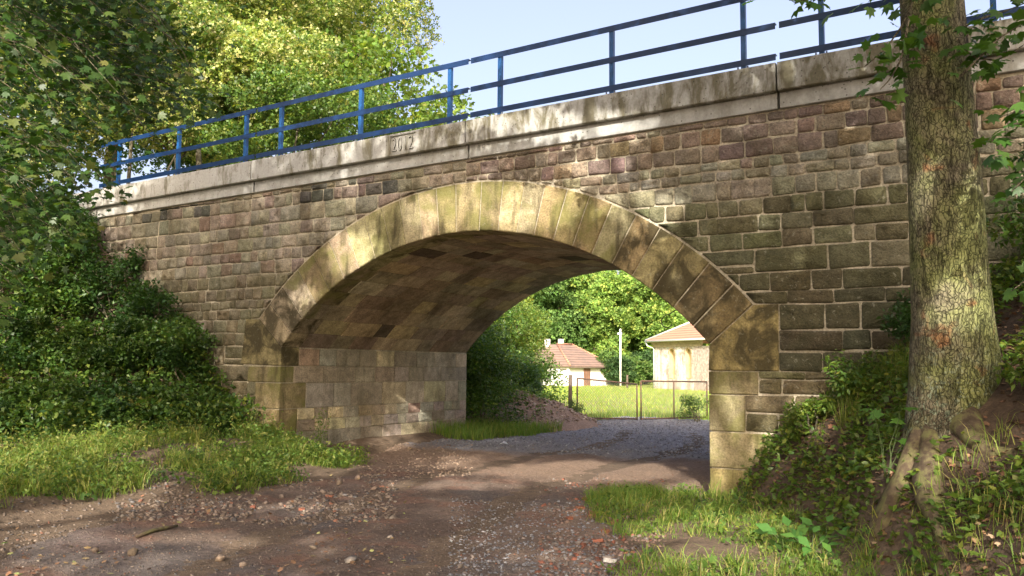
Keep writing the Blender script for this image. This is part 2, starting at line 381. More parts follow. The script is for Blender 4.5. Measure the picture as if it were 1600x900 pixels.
def grid_mesh(name, xs, ys, zf, colf, keep=None, smooth=True):
    X, Y = np.meshgrid(xs, ys); Z = zf(X, Y)
    V = np.stack([X.ravel(), Y.ravel(), Z.ravel()], 1); nx, ny = len(xs), len(ys)
    i = np.arange((nx - 1) * (ny - 1)); r = i // (nx - 1); c = i % (nx - 1)
    a = r * nx + c; Q = np.stack([a, a + 1, a + nx + 1, a + nx], 1)
    if keep is not None:
        kv = keep(X, Y).ravel(); Q = Q[kv[Q].any(1)]
        used = np.unique(Q); mp = np.zeros(len(V), int); mp[used] = np.arange(len(used)); V = V[used]; Q = mp[Q]
    return np_mesh(name, V, quads=Q, col=colf(V[:, 0], V[:, 1]), smooth=smooth)
def lerp3(a, b, t): return np.asarray(a)[None] * (1 - t[:, None]) + np.asarray(b)[None] * t[:, None] if np.ndim(a) == 1 else a * (1 - t[:, None]) + np.asarray(b)[None] * t[:, None]
def ground_col(x, y):
    n = fbm(x * 1.3, y * 1.3, seed=21)
    c = lerp3((0.105, 0.075, 0.05), (0.15, 0.105, 0.07), n)
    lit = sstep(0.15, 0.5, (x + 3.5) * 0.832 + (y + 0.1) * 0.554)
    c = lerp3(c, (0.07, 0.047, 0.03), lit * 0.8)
    far = sstep(13.0, 17, y + 0.0 * x)
    lawn = lerp3((0.19, 0.27, 0.045), (0.27, 0.31, 0.065), fbm(x * 0.35, y * 0.35, seed=8))
    lawn = lawn * (1 - 0.45 * sstep(0.52, 0.62, fbm(x * 0.16, y * 0.5, seed=33)))[:, None] + np.array([0.22, 0.19, 0.09])[None] * (0.45 * sstep(0.52, 0.62, fbm(x * 0.16, y * 0.5, seed=33)))[:, None]
    c = c * (1 - far[:, None]) + lawn * far[:, None]
    return c
gx = grid_axis(-17, 3.0, 0.11, -700, 700); gy = grid_axis(-9, 17, 0.11, -300, 900)
def rmask(x, y):
    w = 0.5 * (fbm(np.asarray(x) * 1.7, np.asarray(y) * 1.7, seed=31) - 0.5)
    m = np.minimum(x - road_left(y) + w, road_right(y) - x + w)
    return np.where((y > -13) & (y < 16.2), m, -1)
def ground_h(x, y): return height(x, y) - 0.03 * sstep(0.05, 0.35, rmask(x, y))
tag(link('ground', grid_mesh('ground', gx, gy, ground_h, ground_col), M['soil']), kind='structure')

def rut(x, y):
    t = (x - 0.5 * (road_left(y) + road_right(y)))
    return -0.05 * (np.exp(-((t + 0.9) / 0.35) ** 2) + np.exp(-((t - 1.0) / 0.35) ** 2)) * sstep(13, 9, y)
def road_h(x, y):
    m = rmask(x, y)
    lump = 0.05 * (fbm(x * 2.6, y * 2.6, seed=40, o=4) - 0.5) + 0.035 * (fbm(x * 9, y * 9, seed=41, o=2) - 0.5)
    lump = lump + 0.13 * np.exp(-((x - XL - 0.55) / 0.5) ** 2) * sstep(0.5, 2, y) * sstep(8, 5.5, y) * (0.4 + fbm(x * 2, y * 2, seed=44))
    return height(x, y) + lump * sstep(0, 0.3, m) + rut(x, y) * sstep(0.2, 0.8, m) - 0.045 + 0.05 * sstep(-0.1, 0.18, m)
def road_c(x, y):
    n = fbm(x * 1.1, y * 1.1, seed=50, o=4); n2 = fbm(x * 2.4, y * 2.4, seed=51)
    c = lerp3((0.105, 0.074, 0.056), (0.175, 0.126, 0.096), sstep(0.3, 0.7, n))
    c = lerp3(c, (0.20, 0.105, 0.07), 0.5 * sstep(0.54, 0.66, n2) * sstep(3, 0, y))
    tr = x - 0.5 * (road_left(y) + road_right(y)); rt = np.maximum(np.exp(-((tr + 0.9 + 0.2 * (n - 0.5)) / 0.32) ** 2), np.exp(-((tr - 1.0 + 0.2 * (n - 0.5)) / 0.32) ** 2)) * sstep(3, 0, y)
    c = lerp3(c, (0.085, 0.062, 0.05), 0.5 * rt)
    g = sstep(0.50, 0.66, fbm(x * 0.55 + 3, y * 0.8, seed=52)) * sstep(-0.5, -2.0, y) * 0.5
    c = lerp3(c, (0.115, 0.11, 0.11), g)
    sand = sstep(-0.6, 1.0, y) * sstep(5.0, 3.0, y)
    c = lerp3(c, (0.24, 0.165, 0.115), 0.75 * sand)
    gr = sstep(3.4, 4.6, y - 0.25 * (x + 6.5) + 1.6 * (n - 0.5))
    c = lerp3(c, (0.20, 0.20, 0.215), gr * 0.95)
    return c
rx = np.arange(-15.0, 2.6, 0.07); ry = np.concatenate([np.arange(-13, -7.5, 0.15), np.arange(-7.5, 9, 0.07), np.arange(9, 16.5, 0.12)])
tag(link('dirt_road', grid_mesh('dirt_road', rx, ry, road_h, road_c, keep=lambda X, Y: rmask(X, Y) > -0.12), M['roadm']), kind='structure')
def surf(x, y):
    x = np.asarray(x, float); y = np.asarray(y, float)
    return np.where(rmask(x, y) > 0.05, np.maximum(road_h(x, y), ground_h(x, y)), ground_h(x, y))

# ------------------------------------------------------------------ the bridge
GRAD = 0.016
def z_band(x): return 5.015 + GRAD * x
def z_panel(x): return 5.226 + GRAD * x
def z_top(x): return 5.599 + GRAD * x
bridge = thing('stone_arch_bridge', 'old stone railway arch bridge with concrete coping spanning the dirt track', 'bridge', (XC, BL / 2, 0))
WX0, WX1 = -19.0, 5.0
def pt(a, r): return (XC + r * math.sin(a), ZC + r * math.cos(a))

def core():
    mb = MB(); c = (0.47, 0.42, 0.33); e = 0.004
    al = np.linspace(-A0, A0, 61); rr = RI + 0.02
    xs = [XC + rr * math.sin(a) for a in al]; zs = [ZC + rr * math.cos(a) for a in al]
    top = lambda x: z_band(x) + 0.01
    for yy, flip in ((e, False), (BL - e, True)):
        V = []; F = []
        for x, z in zip(xs, zs): V += [(x, yy, z), (x, yy, top(x))]
        for k in range(60): F.append((2 * k, 2 * k + 2, 2 * k + 3, 2 * k + 1))
        b = len(V)
        for xa, xb in ((WX0, xs[0]), (xs[-1], WX1)):
            n = 6
            for j in range(n + 1):
                x = xa + (xb - xa) * j / n; V += [(x, yy, -0.8), (x, yy, top(x))]
            for j in range(n): q = b + 2 * j; F.append((q, q + 2, q + 3, q + 1))
            b = len(V)
        if flip: F = [f[::-1] for f in F]
        mb.add(V, F, c)
    V = []; F = []
    for x, z in zip(xs, zs): V += [(x, e, z), (x, BL - e, z)]
    for k in range(60): F.append((2 * k, 2 * k + 1, 2 * k + 3, 2 * k + 2))
    mb.add(V, F, (0.16, 0.12, 0.085))
    for x, z in ((xs[0], zs[0]), (xs[-1], zs[-1])):
        mb.add([(x, e, -0.8), (x, BL - e, -0.8), (x, BL - e, z), (x, e, z)], [(0, 1, 2, 3)], c)
    mb.add([(WX0, e, top(WX0)), (WX1, e, top(WX1)), (WX1, BL - e, top(WX1)), (WX0, BL - e, top(WX0))], [(0, 1, 2, 3)], c)
    for x in (WX0, WX1): mb.add([(x, e, -0.8), (x, BL - e, -0.8), (x, BL - e, top(x)), (x, e, top(x))], [(0, 1, 2, 3)], c)
    return mb.mesh('mortar_core')
link('mortar_core', core(), M['mortar'], bridge)

def inset_poly(P, d):
    P = np.asarray(P, float); n = len(P); out = []
    for i in range(n):
        a, b, c = P[i - 1], P[i], P[(i + 1) % n]
        u = b - a; v = c - b; u /= np.linalg.norm(u) + 1e-9; v /= np.linalg.norm(v) + 1e-9
        nu = np.array([-u[1], u[0]]); nv = np.array([-v[1], v[0]])
        bis = nu + nv; l = bis @ bis
        out.append(b + bis * (2 * d / max(l, 0.5)) if l > 1e-6 else b + nu * d)
    return np.array(out)
def area(P): P = np.asarray(P); x, z = P[:, 0], P[:, 1]; return 0.5 * float(np.sum(x * np.roll(z, -1) - np.roll(x, -1) * z))
def clip_half(P, p0, nrm):
    out = []; n = len(P)
    for i in range(n):
        a, b = np.asarray(P[i], float), np.asarray(P[(i + 1) % n], float)
        da, db = (a - p0) @ nrm, (b - p0) @ nrm
        if da >= 0: out.append(a)
        if (da >= 0) != (db >= 0): out.append(a + (b - a) * da / (da - db))
    return out
def stone_mesh(P, proud, rough, joint=0.009, ch=0.022, chamf=0.016, back=0.12, name='stone', col=(0.3, 0.3, 0.3), frame=None):
    """P: CCW polygon in (u, w); front faces -v. frame maps (u, v, w) to world."""
    P = np.asarray(P, float)
    if area(P) < 0: P = P[::-1]
    Q = inset_poly(P, joint)
    if area(Q) < 0.0015: return None
    L = []
    n = len(Q)
    for i in range(n):
        a, b, c = Q[i - 1], Q[i], Q[(i + 1) % n]
        k1 = min(ch, 0.3 * np.linalg.norm(a - b)); k2 = min(ch, 0.3 * np.linalg.norm(c - b))
        L.append(b + (a - b) / (np.linalg.norm(a - b) + 1e-9) * k1 * random.uniform(0.5, 1.3)); L.append(b + (c - b) / (np.linalg.norm(c - b) + 1e-9) * k2 * random.uniform(0.5, 1.3))
        el = np.linalg.norm(c - b)
        if el > 0.28 and rough > 0.004:
            m = b + (c - b) * random.uniform(0.4, 0.6); dv = (c - b) / el; L.append(m + np.array([-dv[1], dv[0]]) * random.uniform(-0.002, 0.008))
    L = np.array(L); m = len(L)
    I1 = inset_poly(L, min(chamf, 0.2 * math.sqrt(abs(area(Q))))); cen = L.mean(0)
    I2 = cen + (I1 - cen) * 0.52
    V = [(p[0], back, p[1]) for p in L] + [(p[0], -proud * 0.3, p[1]) for p in L]
    V += [(p[0], -proud - random.uniform(-0.5, 0.5) * rough, p[1]) for p in I1]
    V += [(p[0] + random.uniform(-1, 1) * rough * 0.6, -proud - random.uniform(-0.3, 1.0) * rough, p[1] + random.uniform(-1, 1) * rough * 0.6) for p in I2]
    V.append((cen[0], -proud - random.uniform(-0.2, 1.0) * rough, cen[1]))
    F = []
    for r in range(3):
        for k in range(m): a = r * m + k; b = r * m + (k + 1) % m; F.append((a, b, b + m, a + m))
    for k in range(m): F.append((3 * m + k, 3 * m + (k + 1) % m, 4 * m))
    if frame: V = [frame(*v) for v in V]
    mb = MB(); mb.add(V, F, col); return mb
def jit(c, s=0.18):
    k = 1 + random.uniform(-s, s); return tuple(max(0.01, v * k * (1 + random.uniform(-0.06, 0.06))) for v in c)
def pick(pal):
    r = random.random() * sum(w for w, _ in pal)
    for w, c in pal:
        r -= w
        if r <= 0: return c
    return pal[-1][1]
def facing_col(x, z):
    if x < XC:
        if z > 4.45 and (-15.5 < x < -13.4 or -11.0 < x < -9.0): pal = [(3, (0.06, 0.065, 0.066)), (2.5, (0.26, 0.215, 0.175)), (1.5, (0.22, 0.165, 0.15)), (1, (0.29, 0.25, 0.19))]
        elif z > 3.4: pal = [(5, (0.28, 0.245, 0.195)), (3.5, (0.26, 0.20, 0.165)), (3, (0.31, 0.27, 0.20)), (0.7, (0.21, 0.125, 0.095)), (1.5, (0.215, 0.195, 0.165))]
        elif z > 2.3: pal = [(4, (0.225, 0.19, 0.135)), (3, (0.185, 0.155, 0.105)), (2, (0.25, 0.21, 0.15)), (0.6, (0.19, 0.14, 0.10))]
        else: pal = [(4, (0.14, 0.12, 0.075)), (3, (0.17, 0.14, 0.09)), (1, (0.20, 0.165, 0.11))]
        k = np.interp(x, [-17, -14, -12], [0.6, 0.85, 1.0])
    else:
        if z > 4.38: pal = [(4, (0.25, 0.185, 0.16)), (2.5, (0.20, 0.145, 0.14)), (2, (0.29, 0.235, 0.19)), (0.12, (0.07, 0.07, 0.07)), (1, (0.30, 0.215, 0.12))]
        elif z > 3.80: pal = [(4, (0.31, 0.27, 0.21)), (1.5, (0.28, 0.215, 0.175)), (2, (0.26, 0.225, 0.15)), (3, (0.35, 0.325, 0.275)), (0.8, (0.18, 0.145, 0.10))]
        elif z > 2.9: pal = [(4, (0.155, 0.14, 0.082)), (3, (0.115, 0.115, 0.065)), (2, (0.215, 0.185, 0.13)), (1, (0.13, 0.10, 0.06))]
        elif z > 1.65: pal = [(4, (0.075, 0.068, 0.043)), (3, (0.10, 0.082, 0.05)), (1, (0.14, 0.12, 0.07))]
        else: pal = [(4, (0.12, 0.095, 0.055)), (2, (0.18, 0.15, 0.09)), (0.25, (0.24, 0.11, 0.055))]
        k = np.interp(x, [-7, -4, -1], [1.1, 1.0, 0.85])  # stones near the crown lightened: sunlight put into their colour
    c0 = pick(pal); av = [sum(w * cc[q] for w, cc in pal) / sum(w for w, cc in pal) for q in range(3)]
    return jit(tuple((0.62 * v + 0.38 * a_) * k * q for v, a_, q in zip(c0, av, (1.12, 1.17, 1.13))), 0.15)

# quoins and skewbacks (front polygons, metres): right side then left side
QR = [(1.31, 1.615, -2.96), (0.835, 1.31, -3.13), (0.37, 0.835, -2.82), (-0.15, 0.37, -3.02)]
QL = [(1.325, 1.62, -12.24), (0.86, 1.325, -12.03), (0.37, 0.86, -12.30), (-0.15, 0.37, -12.10)]
qdepth_L = []
def add_stone(name, mb, mat, parent=bridge, smooth=False): return link(name, mb.mesh(name, smooth), mat, parent)
def prism_stone(P, y0, y1, col, name, mat, ch=0.012, joint=0.006, proud=0.012, bulge=0.0):
    """front/back extruded block with chamfered front edges"""
    P = np.asarray(P, float)
    if area(P) < 0: P = P[::-1]
    L = inset_poly(P, joint); I = inset_poly(L, ch); m = len(L)
    V = [(p[0], y1, p[1]) for p in L] + [(p[0], y0 - proud + ch, p[1]) for p in L] + [(p[0], y0 - proud, p[1]) for p in I]
    cen = I.mean(0); V.append((cen[0], y0 - proud - bulge, cen[1]))
    F = [(r * m + k, r * m + (k + 1) % m, (r + 1) * m + (k + 1) % m, (r + 1) * m + k) for r in range(2) for k in range(m)]
    F += [(2 * m + k, 2 * m + (k + 1) % m, 3 * m) for k in range(m)]
    mb = MB(); mb.add(V, F, col); return add_stone(name, mb, mat)

ochre = [(0.36, 0.29, 0.155), (0.33, 0.275, 0.17), (0.39, 0.33, 0.20), (0.30, 0.24, 0.13), (0.37, 0.29, 0.21)]
darko = [(0.24, 0.195, 0.09), (0.27, 0.215, 0.10), (0.21, 0.17, 0.085), (0.30, 0.24, 0.115)]
ANG = [-49.1, -45.4, -41.4, -36.95, -32.75, -28.6, -24.5, -20.35, -16.5, -12.85, -9.1, -5.5, -1.8, 2.95, 6.8, 10.5, 13.9, 17.7, 21.4, 25.1, 29.05, 33.0, 37.0, 41.3, 45.5, 49.1]
for i in range(25):
    a, b = math.radians(ANG[i]), math.radians(ANG[i + 1])
    P = [pt(a + (b - a) * t, RI) for t in (0, 0.33, 0.67, 1)] + [pt(b + (a - b) * t, RO) for t in (0, 0.5, 1)]
    mid = 0.5 * (ANG[i] + ANG[i + 1])
    c = random.choice(darko if mid > 35 else ochre)
    prism_stone(P, -0.012, 0.44 + 0.1 * (i % 2), jit(c, 0.12), 'voussoir', M['ring_dark'] if mid > 31 or mid < -41 else M['ring'], ch=0.014, joint=random.uniform(0.007, 0.012), bulge=random.uniform(0.0, 0.008))
sk = pt(A0, RO); sl = pt(-A0, RO)
prism_stone([(XR, 1.615), (-2.70, 1.615), (-2.69, 2.47), (sk[0], 2.47), pt(A0, RI)], -0.012, 0.5, (0.30, 0.24, 0.105), 'skewback', M['ring_dark'])
prism_stone([(XL, 1.62), pt(-A0, RI), (sl[0], 2.475), (-12.34, 2.48), (-12.43, 1.65)], -0.012, 0.42, (0.24, 0.20, 0.10), 'skewback', M['ring_dark'])
for k, (z0, z1, xe) in enumerate(QR):
    prism_stone([(XR, z0), (xe, z0), (xe, z1), (XR, z1)], -0.012, 0.4 + 0.3 * (k % 2), [(0.23, 0.19, 0.11), (0.25, 0.215, 0.13), (0.33, 0.275, 0.16), (0.36, 0.29, 0.14)][k], 'quoin', M['ring'], joint=0.008, bulge=0.006)
for k, (z0, z1, xe) in enumerate(QL):
    d = [0.30, 0.62, 0.42, 0.55][k]; qdepth_L.append(d)
    prism_stone([(xe, z0), (XL, z0), (XL, z1), (xe, z1)], -0.012, d, [(0.20, 0.165, 0.09), (0.25, 0.20, 0.11), (0.26, 0.20, 0.105), (0.23, 0.175, 0.10)][k], 'quoin', M['ring'], joint=0.008, bulge=0.006)

CL = [4.95, 4.72, 4.50, 4.21, 3.97, 3.73, 3.53, 3.29, 3.04, 2.82, 2.66, 2.48, 2.225, 1.98, 1.635, 1.33, 1.09, 0.865, 0.62, 0.37, 0.1]
CR = [5.12, 4.98, 4.83, 4.62, 4.40, 4.245, 4.10, 3.85, 3.63, 3.405, 3.19, 2.87, 2.64, 2.465, 2.14, 1.875, 1.62, 1.52, 1.325, 1.09, 0.84, 0.60, 0.37, 0.05]
facing = []
def cut_ring(P):
    P = [np.asarray(p, float) for p in P]
    xs = [p[0] for p in P]; zs = [p[1] for p in P]
    r = [math.hypot(p[0] - XC, p[1] - ZC) for p in P]
    if min(r) > RO + 0.35 or max(zs) < 2.49: return P
    an = np.radians(np.linspace(-60, 60, 1201)); X = XC + (RO + 0.012) * np.sin(an); Z = ZC + (RO + 0.012) * np.cos(an)
    ins = (X > min(xs)) & (X < max(xs)) & (Z > min(zs)) & (Z < max(zs))
    if not ins.any(): return P if min(r) > RO else []
    k = np.where(ins)[0]; p0 = np.array([X[k[0]], Z[k[0]]]); p1 = np.array([X[k[-1]], Z[k[-1]]])
    am = 0.5 * (an[k[0]] + an[k[-1]]); nrm = np.array([math.sin(am), math.cos(am)])
    dv = p1 - p0
    if np.linalg.norm(dv) > 0.02: nn = np.array([-dv[1], dv[0]]); nn /= np.linalg.norm(nn); nrm = nn if nn @ nrm > 0 else -nn
    return clip_half(P, p0, nrm)
def in_block(x0, x1, z0, z1): return False
for side, Z in ((-1, CL), (1, CR)):
    for ci in range(len(Z) - 1):
        z1, z0 = Z[ci], Z[ci + 1]; hgt = z1 - z0; zm = 0.5 * (z0 + z1)
        if side < 0:
            xa = -18.0; xb = XC if z1 > 4.3 else None
            if xb is None: xb = XC
            if zm < 2.48: xb = -12.36 if zm > 1.63 else [q[2] for q in QL if q[0] <= zm <= q[1] or q[0] - .02 <= zm <= q[1] + .02][0]
        else:
            xb = 4.2; xa = XC
            if zm < 2.47: xa = -2.695 if zm > 1.617 else [q[2] for q in QR if q[0] - .02 <= zm <= q[1] + .02][0]
        x = xa
        while x < xb - 0.02:
            small = side < 0 or z0 > 3.6
            w = random.uniform(0.75, 1.75) * max(hgt, 0.20) if small else random.uniform(1.1, 2.9) * max(hgt, 0.22)
            w = min(max(w, 0.16), 0.95)
            if xb - (x + w) < 0.15: w = xb - x
            cells = [(x, x + w, z0, z1)]
            if hgt > 0.27 and random.random() < (0.16 if side > 0 else 0.08) and w > 0.3:
                zs_ = z0 + hgt * random.choice([0.34, 0.62]); cells = [(x, x + w, z0, zs_), (x, x + w, zs_, z1)]
            for (a, b, c, d) in cells:
                j = lambda s=0.013: random.uniform(-s, s)
                wv = lambda xx, zz_: 0.034 * (float(vnoise(xx * 0.8 + 40, round(zz_ * 40) * 3.7, seed=7 + side)) - 0.5) if 1.66 < zz_ < z_band(xx) - 0.1 else 0.0
                P = [(a + j(), c + j() + wv(a, c)), (b + j(), c + j() + wv(b, c)), (b + j(), d + j() + wv(b, d)), (a + j(), d + j() + wv(a, d))]
                if max(z0, d) > z_band(a) - 0.03:
                    P = clip_half(P, np.array([a, z_band(a) - 0.012]), np.array([GRAD, -1.0]))
                if len(P) >= 3: P = cut_ring(P)
                if len(P) < 3 or abs(area(P)) < 0.006: continue
                Pa = np.asarray(P); ext = Pa.max(0) - Pa.min(0)
                if min(ext) < 0.045: continue
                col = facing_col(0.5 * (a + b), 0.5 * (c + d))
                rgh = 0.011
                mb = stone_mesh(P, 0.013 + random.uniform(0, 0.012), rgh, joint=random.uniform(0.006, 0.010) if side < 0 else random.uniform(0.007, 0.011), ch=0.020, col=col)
                if mb is None: continue
                cx, cz = Pa.mean(0); px, py, dz = proj(np.array([cx, 0, cz])); px, py, dz = px[0], py[0], dz[0]
                vis = 0
                if -10 < px < 1610 and -10 < py < 880 and dz > 0:
                    vis = abs(area(P)) * (FPX / dz) ** 2
                    if px < 165 or (px < 330 and py > 330 + (px - 165) * 1.55): vis *= 0.02
                    if 1425 < px < 1535: vis *= 0.02
                    if px > 1225 and py > 690 - (px - 1225) * 0.85: vis *= 0.02
                facing.append((vis, mb))
            x += w
facing.sort(key=lambda t: -t[0])
for v, mb in facing[:298]: add_stone('facing_stone', mb, M['facing'], smooth=True)
rest = MB()
for v, mb in facing[298:]: rest.add(mb.v, mb.f, mb.c[0])
tag(link('facing_masonry', rest.mesh('facing_masonry', True), M['facing'], bridge), kind='stuff')

# vault soffit: rows of slabs between front ring and back
VR = list(ANG); vault_pal = [(5, (0.34, 0.275, 0.20)), (3, (0.28, 0.22, 0.16)), (3, (0.41, 0.345, 0.245)), (2.4, (0.46, 0.375, 0.225)), (0.7, (0.11, 0.08, 0.06)), (1.2, (0.27, 0.185, 0.125))]
rows = []
k = 0
while k < 25: rows.append((VR[k], VR[k + 1])); k += 1
for i, (d0, d1) in enumerate(rows):
    y = 0.44 + 0.1 * (i % 2)
    while y < BL - 0.05:
        w = random.uniform(0.42, 0.92)
        if BL - 0.04 - (y + w) < 0.3: w = BL - 0.04 - y
        a, b = math.radians(d0), math.radians(d1); g = 0.004; ga = g / RI
        dr = random.uniform(-0.007, 0.010); r0 = RI + 0.003 - dr
        V = []
        sk1 = random.uniform(-0.02, 0.02)
        for (rr_, gi) in ((RI + 0.14, 0.0), (r0 + 0.008, 0.0), (r0, 0.007)):
            for (aa, yy) in ((a + ga + gi / RI, y + g + gi), (b - ga - gi / RI, y + g + gi + sk1), (b - ga - gi / RI, y + w - g - gi + sk1), (a + ga + gi / RI, y + w - g - gi)):
                X, Zz = pt(aa, rr_); V.append((X, yy, Zz))
        F = [(r * 4 + q, r * 4 + (q + 1) % 4, (r + 1) * 4 + (q + 1) % 4, (r + 1) * 4 + q) for r in range(2) for q in range(4)] + [(8, 9, 10, 11)]
        mb = MB(); mb.add(V, F, jit(pick(vault_pal), 0.14)); add_stone('vault_slab', mb, M['vault'])
        y += w
# abutment courses (left is seen, right is hidden behind the pier but built the same)
AZ = [1.945, 1.625, 1.315, 0.86, 0.648, 0.435, -0.05]
ab_pal = [(4, (0.38, 0.34, 0.27)), (3, (0.32, 0.28, 0.215)), (2, (0.48, 0.415, 0.28)), (2, (0.36, 0.325, 0.28)), (0.7, (0.28, 0.21, 0.155))]
for sgn, XA in ((-1, XL), (1, XR)):
    for ci in range(6):
        z1, z0 = AZ[ci], AZ[ci + 1]; zm = (z0 + z1) / 2
        if sgn < 0:
            y = 0.43 if zm > 1.62 else [qdepth_L[k] for k, q in enumerate(QL) if q[0] - .01 <= zm <= q[1] + .01][0]
        else: y = 0.52
        while y < BL - 0.03:
            w = random.uniform(0.28, 0.5) if ci in (3, 4) else random.uniform(0.42, 0.95)
            if sgn > 0: w *= 1.6
            if BL - 0.02 - (y + w) < 0.22: w = BL - 0.02 - y
            col = jit(pick(ab_pal), 0.12)
            fr = (lambda u, v, ww: (XA - v, u, ww)) if sgn < 0 else (lambda u, v, ww: (XA + v, -u, ww))
            P = [(y, z0), (y + w, z0), (y + w, z1), (y, z1)] if sgn < 0 else [(-y - w, z0), (-y, z0), (-y, z1), (-y - w, z1)]
            rough = 0.013 if ci in (3, 4) else 0.004
            if sgn < 0: mb = stone_mesh(P, 0.006, rough, joint=0.006, ch=0.012, chamf=0.01, back=0.1, col=col, frame=lambda u, v, ww: (XA - v, u, ww))
            else: mb = stone_mesh(P, 0.006, rough, joint=0.006, ch=0.012, chamf=0.01, back=0.1, col=col, frame=lambda u, v, ww: (XA + v, -u, ww))
            if mb: add_stone('abutment_block', mb, M['abutment'])
            y += w

# coping: one precast panel and one band per bay
JT = [-21.8, -17.0, -12.207, -7.418, -2.631, 2.16, 6.9]
FY, BY = -0.15, -0.055
def sheared(mb_, x0, x1, y0, y1, zf0, zf1, ch, col=(0.5, 0.5, 0.5), recess=None):
    prof = [(y1, zf0, 0), (y0 + ch, zf0, 0), (y0, zf0, ch), (y0, zf1, -ch), (y0 + ch, zf1, 0), (y1, zf1, 0)]
    n = len(prof); V = []
    for x in (x0, x1): V += [(x, yy, zf(x) + dz) for (yy, zf, dz) in prof]
    F = [(k, k + n, (k + 1) % n + n, (k + 1) % n) for k in range(n)]
    F += [tuple(range(n)), tuple(range(2 * n - 1, n - 1, -1))]
    if recess:
        F.remove((2, 2 + n, 3 + n, 3))
        ra, rb, rc, rd, dep = recess; b = len(V)
        for (x, t) in ((ra, rc), (rb, rc), (rb, rd), (ra, rd)): V.append((x, y0, zf0(x) + t * (zf1(x) - zf0(x))))
        for (x, t) in ((ra, rc), (rb, rc), (rb, rd), (ra, rd)): V.append((x, y0 + dep, zf0(x) + t * (zf1(x) - zf0(x))))
        o = [2, 2 + n, 3 + n, 3]; q = [b, b + 1, b + 2, b + 3]; w = [b + 4, b + 5, b + 6, b + 7]
        for k in range(4): F.append((o[k], o[(k + 1) % 4], q[(k + 1) % 4], q[k])); F.append((q[k], q[(k + 1) % 4], w[(k + 1) % 4], w[k]))
        F.append(tuple(w))
    mb_.add(V, F, col)
for i in range(len(JT) - 1):
    x0, x1 = JT[i] + 0.013, JT[i + 1] - 0.013
    mb = MB(); sheared(mb, x0, x1, FY, 0.42, z_panel, z_top, 0.012, recess=(-8.92, -8.39, 0.11, 0.90, 0.022) if i == 2 else None)
    panel = link('coping_panel', mb.mesh('coping_panel'), M['coping'], bridge)
    mb = MB(); sheared(mb, x0 + 0.004, x1 - 0.004, BY, 0.42, z_band, lambda x: z_panel(x) - 0.003, 0.008)
    link('coping_band', mb.mesh('coping_band'), M['band'], bridge)
    mb = MB(); sheared(mb, x0, x1, BL - 0.42, BL + 0.13, z_band, z_top, 0.01); link('rear_coping', mb.mesh('rear_coping'), M['band'], bridge)
    if i == 2:
        cu = bpy.data.curves.new('year_lettering', 'FONT'); cu.body = '2012'; cu.size = 0.33; cu.extrude = 0.010
        cu.space_character = 1.12; cu.offset = -0.006
        tmp = bpy.data.objects.new('lettering_source', cu); COL.objects.link(tmp); bpy.context.view_layer.update()
        tme = bpy.data.meshes.new_from_object(tmp.evaluated_get(bpy.context.evaluated_depsgraph_get())); bpy.data.objects.remove(tmp)
        tme.name = 'year_lettering'; tme.materials.clear()
        tme.materials.append(M['coping']); tme.materials.append(M['grime'])
        for f in tme.polygons: f.material_index = 0 if abs(f.normal.z) > 0.7 else 1
        tx = link('year_lettering', tme); tx.parent = panel
        tx.matrix_basis = Matrix.Translation((-8.885, FY + 0.012, z_panel(-8.9) + 0.075)) @ Matrix.Rotation(math.atan(GRAD), 4, 'Y').inverted() @ Matrix.Rotation(math.pi / 2, 4, 'X') @ Matrix.Diagonal((0.62, 1, 1, 1))
        tx['label'] = 'raised year 2012 cast into the coping panel'
# ballast deck
mb = MB(); mb.add([(WX0, 0.42, z_top(WX0) - 0.06), (WX1, 0.42, z_top(WX1) - 0.06), (WX1, BL - 0.42, z_top(WX1) - 0.06), (WX0, BL - 0.42, z_top(WX0) - 0.06)], [(0, 1, 2, 3)], (0.16, 0.14, 0.12))
link('ballast_bed', mb.mesh('ballast_bed'), M['soil'], bridge)
# small iron hook under the ring
mb = MB(); hp = [(-4.15 - 0.09 * math.sin(t) - 0.03, 0.06 - 0.02 * t, 2.42 - 0.09 * (1 - math.cos(t)) - 0.05) for t in np.linspace(0, 4.2, 12)]
mb.tube([(-4.06, 0.1, 2.45)] + hp, 0.007, 6); link('iron_hook', mb.mesh('iron_hook', True), M['rail_dark'], bridge)

